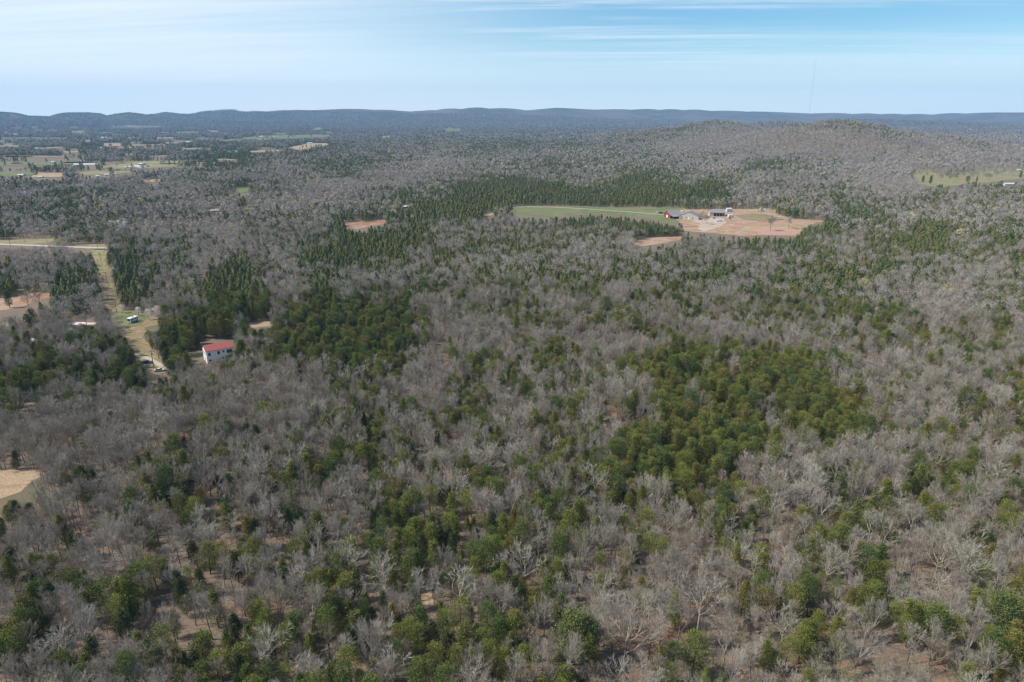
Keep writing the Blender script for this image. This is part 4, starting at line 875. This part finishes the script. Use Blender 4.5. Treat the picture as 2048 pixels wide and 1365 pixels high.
def zone(u, v):
    c = ['at the far left', 'left of the middle', 'just left of centre', 'just right of centre', 'right of the middle', 'at the far right'][int(min(5, max(0, u // 341.4)))]
    r = 'along the bottom edge' if v > 1240 else 'a little above the bottom edge' if v > 1130 else 'in the lower quarter' if v > 1030 else 'above the lower quarter'
    return r, c
def near_woods():
    R_NEAR = 430.0
    xs, ys = [], []
    x, y = scatter(60, R_NEAR, 3.4, 1); n = len(x); rng = np.random.default_rng(5)
    z = terrain(x, y); h0 = 12.0 * np.ones(n)
    ever, u, v = choose(x, y, z, h0 * .8, 6)
    stand = vnoise(x, y, 45, 8)
    k = np.zeros(n, dtype=int); s = np.ones(n)
    w = rng.random(n); clay = inside(np.array([(1190, 1190), (1430, 1190), (1430, 1330), (1190, 1330)], dtype=float), u, v)
    light = vnoise(x, y, 60, 15)
    for i in range(n):
        if ever[i]:
            q = 'olive' if w[i] < .32 + .25 * (u[i] > 900) else 'dark' if (w[i] > .88 or (u[i] < 900 and w[i] > .68)) else 'green'
            k[i] = rng.choice(CIDX[q]); s[i] = rng.uniform(.60, 1.04) * (.84 + .25 * stand[i])
        else:
            q = 'pale' if w[i] < .06 + .05 * (u[i] > 600) else 'greenish' if w[i] > .90 else 'brown' if w[i] > .66 + .2 * (light[i] - .5) else 'grey'
            k[i] = rng.choice(BIDX[q]); s[i] = rng.uniform(.5, .95) * (.78 + .30 * stand[i])
    hh = np.where(ever, [CED[a][1] if e else BARE[a][1] for a, e in zip(k % 64, ever)] if False else np.array([CED[a][1] if e else BARE[a][1] for a, e in zip(k, ever)]), 0) * s
    hh = np.array([(CED[a][1] if e else BARE[a][1]) for a, e in zip(k, ever)]) * s
    bad = clear_mask(x, y, z, hh); thin = clay & (rng.random(n) < .5)
    # thin the leafless woods a little where the litter shows
    gap = (~ever) & (vnoise(x, y, 17, 21) > .72) & (rng.random(n) < .5)
    keep = ~(bad | thin | gap)
    x, y, z, k, s, ever, hh, u, v = (a[keep] for a in (x, y, z, k, s, ever, hh, u, v))
    rz = rng.uniform(0, 6.283, len(x)); lx = rng.normal(0, .045, len(x)); ly = rng.normal(0, .045, len(x)); sq = rng.uniform(.85, 1.15, len(x))
    um, vm = proj(x, y, z + hh * .6); ub, vb = proj(x, y, z + hh * .9)
    dist = np.hypot(x, y); vis = (um > 4) & (um < 2044) & (vm < 1352)
    order = np.argsort(dist); taken = np.zeros(len(x), dtype=bool)
    for kind, cap in ((False, 258), (True, 275)):
        c = 0
        for i in order:
            if c >= cap: break
            if vis[i] and bool(ever[i]) == kind: taken[i] = True; c += 1
    for i in np.nonzero(taken)[0]:
        pr = CED[k[i]] if ever[i] else BARE[k[i]]
        o = inst(pr, 'cedar_tree' if ever[i] else 'bare_tree', (x[i], y[i], z[i]), rz[i], (s[i] * sq[i], s[i] * sq[i], s[i]), (lx[i], ly[i]))
        rr, cc = zone(um[i], vm[i])
        size = 'small' if hh[i] < (8.2 if ever[i] else 9.2) else 'tall' if hh[i] > (10.8 if ever[i] else 13) else 'medium'
        look = {'green': 'green', 'olive': 'olive green', 'dark': 'dark green', 'grey': 'grey', 'brown': 'brownish', 'pale': 'pale barked', 'greenish': 'green tinged'}[pr[2]]
        noun = 'cedar' if ever[i] else 'leafless tree'
        tag(o, f'{size} {look} {noun} {rr} {cc}', 'cedar' if ever[i] else 'leafless tree', f'{size} {look} {noun}s {rr} {cc}')
    rest = ~taken
    return [a[rest] for a in (x, y, z, k, s * sq, ever, rz, lx, ly, s)]
NEAR = near_woods()

# low detail shapes for the merged distance woods
def lod_bare(seed, n, w):
    rng = np.random.default_rng(seed); s = Shape(); Hh = 13.0
    s.blade(np.zeros(3), np.array((0, 0, 1.)), Hh * .8, .45, rng)
    for i in range(n):
        a = rng.uniform(0, 6.283); e = math.acos(rng.uniform(-.1, 1)); d = np.array((math.sin(e) * math.cos(a), math.sin(e) * math.sin(a), math.cos(e)))
        f = rng.uniform(.25, .85); c = np.array((0, 0, Hh * .62)) + d * np.array((3.6, 3.6, 4.6)) * f
        if i % 5 < 3:                                        # a spray lying on the crown's surface
            c = np.array((0, 0, Hh * .62)) + d * np.array((3.5, 3.5, 4.4)) * rng.uniform(.8, 1.05)
            nn = unit(d + rng.normal(size=3) * .3); t1 = unit(np.cross(nn, rng.normal(size=3))); t2 = np.cross(nn, t1); l = w * 2.1 * rng.uniform(.8, 1.6)
            s.V += [c - t1 * l * .3 - t2 * l * .6, c + t1 * l * .3 - t2 * l * .6, c + t2 * l * .9]; s.T.append((s.n, s.n + 1, s.n + 2)); s.n += 3; continue
        s.blade(c - d * .6, unit(d + np.array((0, 0, .35)) + rng.normal(size=3) * .35), rng.uniform(1.3, 2.4), w * rng.uniform(.7, 1.4), rng)
    return np.array(s.V), np.array(s.T)
def lod_cedar(seed, n, size, Hh=10.0, R=2.9):
    rng = np.random.default_rng(seed); V = []; T = []
    for i in range(n):
        t = (i + rng.random()) / n; z = Hh * (.12 + .86 * t); r = R * (1 - t) ** .55 * rng.uniform(.6, 1.08); a = i * 2.4
        c = np.array((r * math.cos(a), r * math.sin(a), z)); nrm = unit(np.array((math.cos(a), math.sin(a), .6)) + rng.normal(size=3) * .4)
        t1 = unit(np.cross(nrm, rng.normal(size=3))); t2 = np.cross(nrm, t1); l = size * rng.uniform(.7, 1.3)
        V += [c - t1 * l * .5 - t2 * l * .3, c + t1 * l * .5 - t2 * l * .3, c + t2 * l * .6]; T.append((3 * i, 3 * i + 1, 3 * i + 2))
    return np.array(V), np.array(T)
def merged(var, x, y, z, s, seed):
    """one big set of triangles from a few shapes set out at many places"""
    rng = np.random.default_rng(seed); Vs, Ts, tn = [], [], []; off = 0; k = rng.integers(0, len(var), len(x)); cs = vnoise(x, y, 70, 44)
    for i, (V, T) in enumerate(var):
        q = np.nonzero(k == i)[0]
        if not len(q): continue
        a = rng.uniform(0, 6.283, len(q)); c, sn = np.cos(a)[:, None], np.sin(a)[:, None]; sc = s[q][:, None]
        X = (V[None, :, 0] * c - V[None, :, 1] * sn) * sc + x[q][:, None]; Y = (V[None, :, 0] * sn + V[None, :, 1] * c) * sc + y[q][:, None]
        Zz = V[None, :, 2] * sc * rng.uniform(.8, 1.15, len(q))[:, None] + z[q][:, None]
        Vs.append(np.stack([X, Y, Zz], -1).reshape(-1, 3)); Ts.append((T[None] + (np.arange(len(q)) * len(V))[:, None, None] + off).reshape(-1, 3))
        tt = np.clip(.55 * rng.random(len(q)) + .45 * cs[q], 0, 1) * np.clip(1.9 - y[q] / 2600, .30, 1); b = rng.random(len(q)); tt = np.where(b > np.where((z[q] > 12) & (y[q] < 5000), .94, .99), .99, np.where(tt > .955, .9, tt))
        tn.append(np.repeat(tt, len(V))); off += len(q) * len(V)
    return np.concatenate(Vs), np.concatenate(Ts), np.concatenate(tn)
def ring(r0, r1, sp, seed, hs):
    x, y = scatter(r0, r1, sp, seed, margin=60); z = terrain(x, y); rng = np.random.default_rng(seed + 1)
    st = vnoise(x, y, 70, 9); s = rng.uniform(.72, 1.1, len(x)) * (.8 + .4 * st) * hs
    ever, u, v = choose(x, y, z, 10 * s, seed + 2)
    bad = clear_mask(x, y, z, np.where(ever, 12.5, 14.5) * s); k = ~bad
    return x[k], y[k], z[k], s[k], ever[k]
sets = {False: [], True: []}
for (r0, r1, spc, hs, nb, wb, nc, sc_) in ((430, 720, 4.6, .86, 230, .15, 170, .85), (720, 1350, 5.8, .95, 84, .34, 64, 1.35), (1350, 3100, 7.9, 1.0, 48, .56, 26, 2.3), (3100, 8600, 16, 1.1, 18, 1.35, 10, 3.8)):
    x, y, z, s, e = ring(r0, r1, spc, int(r0), hs)
    vb_ = [lod_bare(100 + i, nb, wb) for i in range(6)]; vc_ = [lod_cedar(200 + i, nc, sc_) for i in range(5)]
    if (~e).any(): sets[False].append(merged(vb_, x[~e], y[~e], z[~e], s[~e], 7))
    if e.any(): sets[True].append(merged(vc_, x[e], y[e], z[e], s[e] * 1.16, 8))
def forest(name, ever, protos, mat, label):
    x, y, z, k, sxy, ev, rz, lx, ly, sz = NEAR; q = ev == ever
    P = np.stack([x[q], y[q], z[q]], -1)
    V = [P]; T = []; tn = [np.zeros(len(P))]; own = [np.zeros(len(P))]; off = len(P)
    for v_, t_, n_ in sets[ever]: V.append(v_); T.append(t_ + off); tn.append(n_); own.append(np.ones(len(v_))); off += len(v_)
    V = np.concatenate(V); T = np.concatenate(T); n = len(V); m = len(P)
    var = np.full(n, -1, dtype=np.int32); var[:m] = k[q]
    rot = np.zeros((n, 3), dtype=np.float32); rot[:m, 2] = rz[q]; rot[:m, 0] = lx[q]; rot[:m, 1] = ly[q]
    scl = np.ones((n, 3), dtype=np.float32); scl[:m, 0] = scl[:m, 1] = sxy[q]; scl[:m, 2] = sz[q]
    me = mesh_np(name, V, T, [mat], None, {'tint': ('FLOAT', 'POINT', np.concatenate(tn).astype(np.float32)), 'own': ('FLOAT', 'POINT', np.concatenate(own).astype(np.float32)),
        'variant': ('INT', 'POINT', var), 'turn': ('FLOAT_VECTOR', 'POINT', rot), 'size': ('FLOAT_VECTOR', 'POINT', scl)})
    o = tag(link(name, me), label, kind='stuff')
    ng = bpy.data.node_groups.new(name + '_scatter', 'GeometryNodeTree'); ng.interface.new_socket('Geometry', in_out='INPUT', socket_type='NodeSocketGeometry'); ng.interface.new_socket('Geometry', in_out='OUTPUT', socket_type='NodeSocketGeometry')
    N = ng.nodes.new; L = ng.links.new; gi = N('NodeGroupInput'); go = N('NodeGroupOutput'); jn = N('GeometryNodeJoinGeometry'); L(jn.outputs[0], go.inputs[0]); L(gi.outputs[0], jn.inputs[0])
    def attr(nm, ty):
        a = N('GeometryNodeInputNamedAttribute'); a.data_type = ty; a.inputs['Name'].default_value = nm; return a.outputs['Attribute']
    va, tu, si = attr('variant', 'INT'), attr('turn', 'FLOAT_VECTOR'), attr('size', 'FLOAT_VECTOR')
    er = N('FunctionNodeEulerToRotation'); L(tu, er.inputs[0])
    for i, pr in enumerate(protos):
        src = bpy.data.objects.new(name + '_source', pr[0][2])          # never linked to the scene: only its mesh is read
        oi = N('GeometryNodeObjectInfo'); oi.inputs['Object'].default_value = src; oi.inputs['As Instance'].default_value = False
        c = N('FunctionNodeCompare'); c.data_type = 'INT'; c.operation = 'EQUAL'
        ins = [s_ for s_ in c.inputs if s_.type == 'INT' and s_.enabled] or [c.inputs[2], c.inputs[3]]
        L(va, ins[0]); ins[1].default_value = i
        ip = N('GeometryNodeInstanceOnPoints'); L(gi.outputs[0], ip.inputs['Points']); L(c.outputs[0], ip.inputs['Selection']); L(oi.outputs['Geometry'], ip.inputs['Instance']); L(er.outputs[0], ip.inputs['Rotation']); L(si, ip.inputs['Scale'])
        L(ip.outputs[0], jn.inputs[0])
    md = o.modifiers.new('scatter', 'NODES'); md.node_group = ng
    print(name, 'near', m, 'tris', len(T)); return o
forest('bare_woods', False, BARE, M_FARBARE, 'grey leafless woods covering the plain beyond the nearest trees')
forest('cedar_woods', True, CED, M_FARCEDAR, 'dark green cedar woods scattered over the plain beyond the nearest trees')

# ------------------------------------------------------------------ the air
def haze():
    bm = bmesh.new(); bmesh.ops.create_cube(bm, size=1.0)
    for v in bm.verts: v.co = Vector((v.co.x * 24800, v.co.y * 24800, -20 + (v.co.z + .5) * 580))
    me = bpy.data.meshes.new('haze'); bm.to_mesh(me); bm.free(); o = link('haze', me); tag(o, 'thin bluish air over the whole plain', kind='stuff')
    m = bpy.data.materials.new('thin_blue_air'); m.use_nodes = True; nt = m.node_tree; nt.nodes.clear()
    out = nt.nodes.new('ShaderNodeOutputMaterial'); v = nt.nodes.new('ShaderNodeVolumePrincipled')
    v.inputs['Color'].default_value = (.34, .61, 1.0, 1); v.inputs['Density'].default_value = HAZE; v.inputs['Anisotropy'].default_value = 0.0
    nt.links.new(v.outputs[0], out.inputs['Volume']); me.materials.append(m)
HAZE = 6.5e-5
haze()
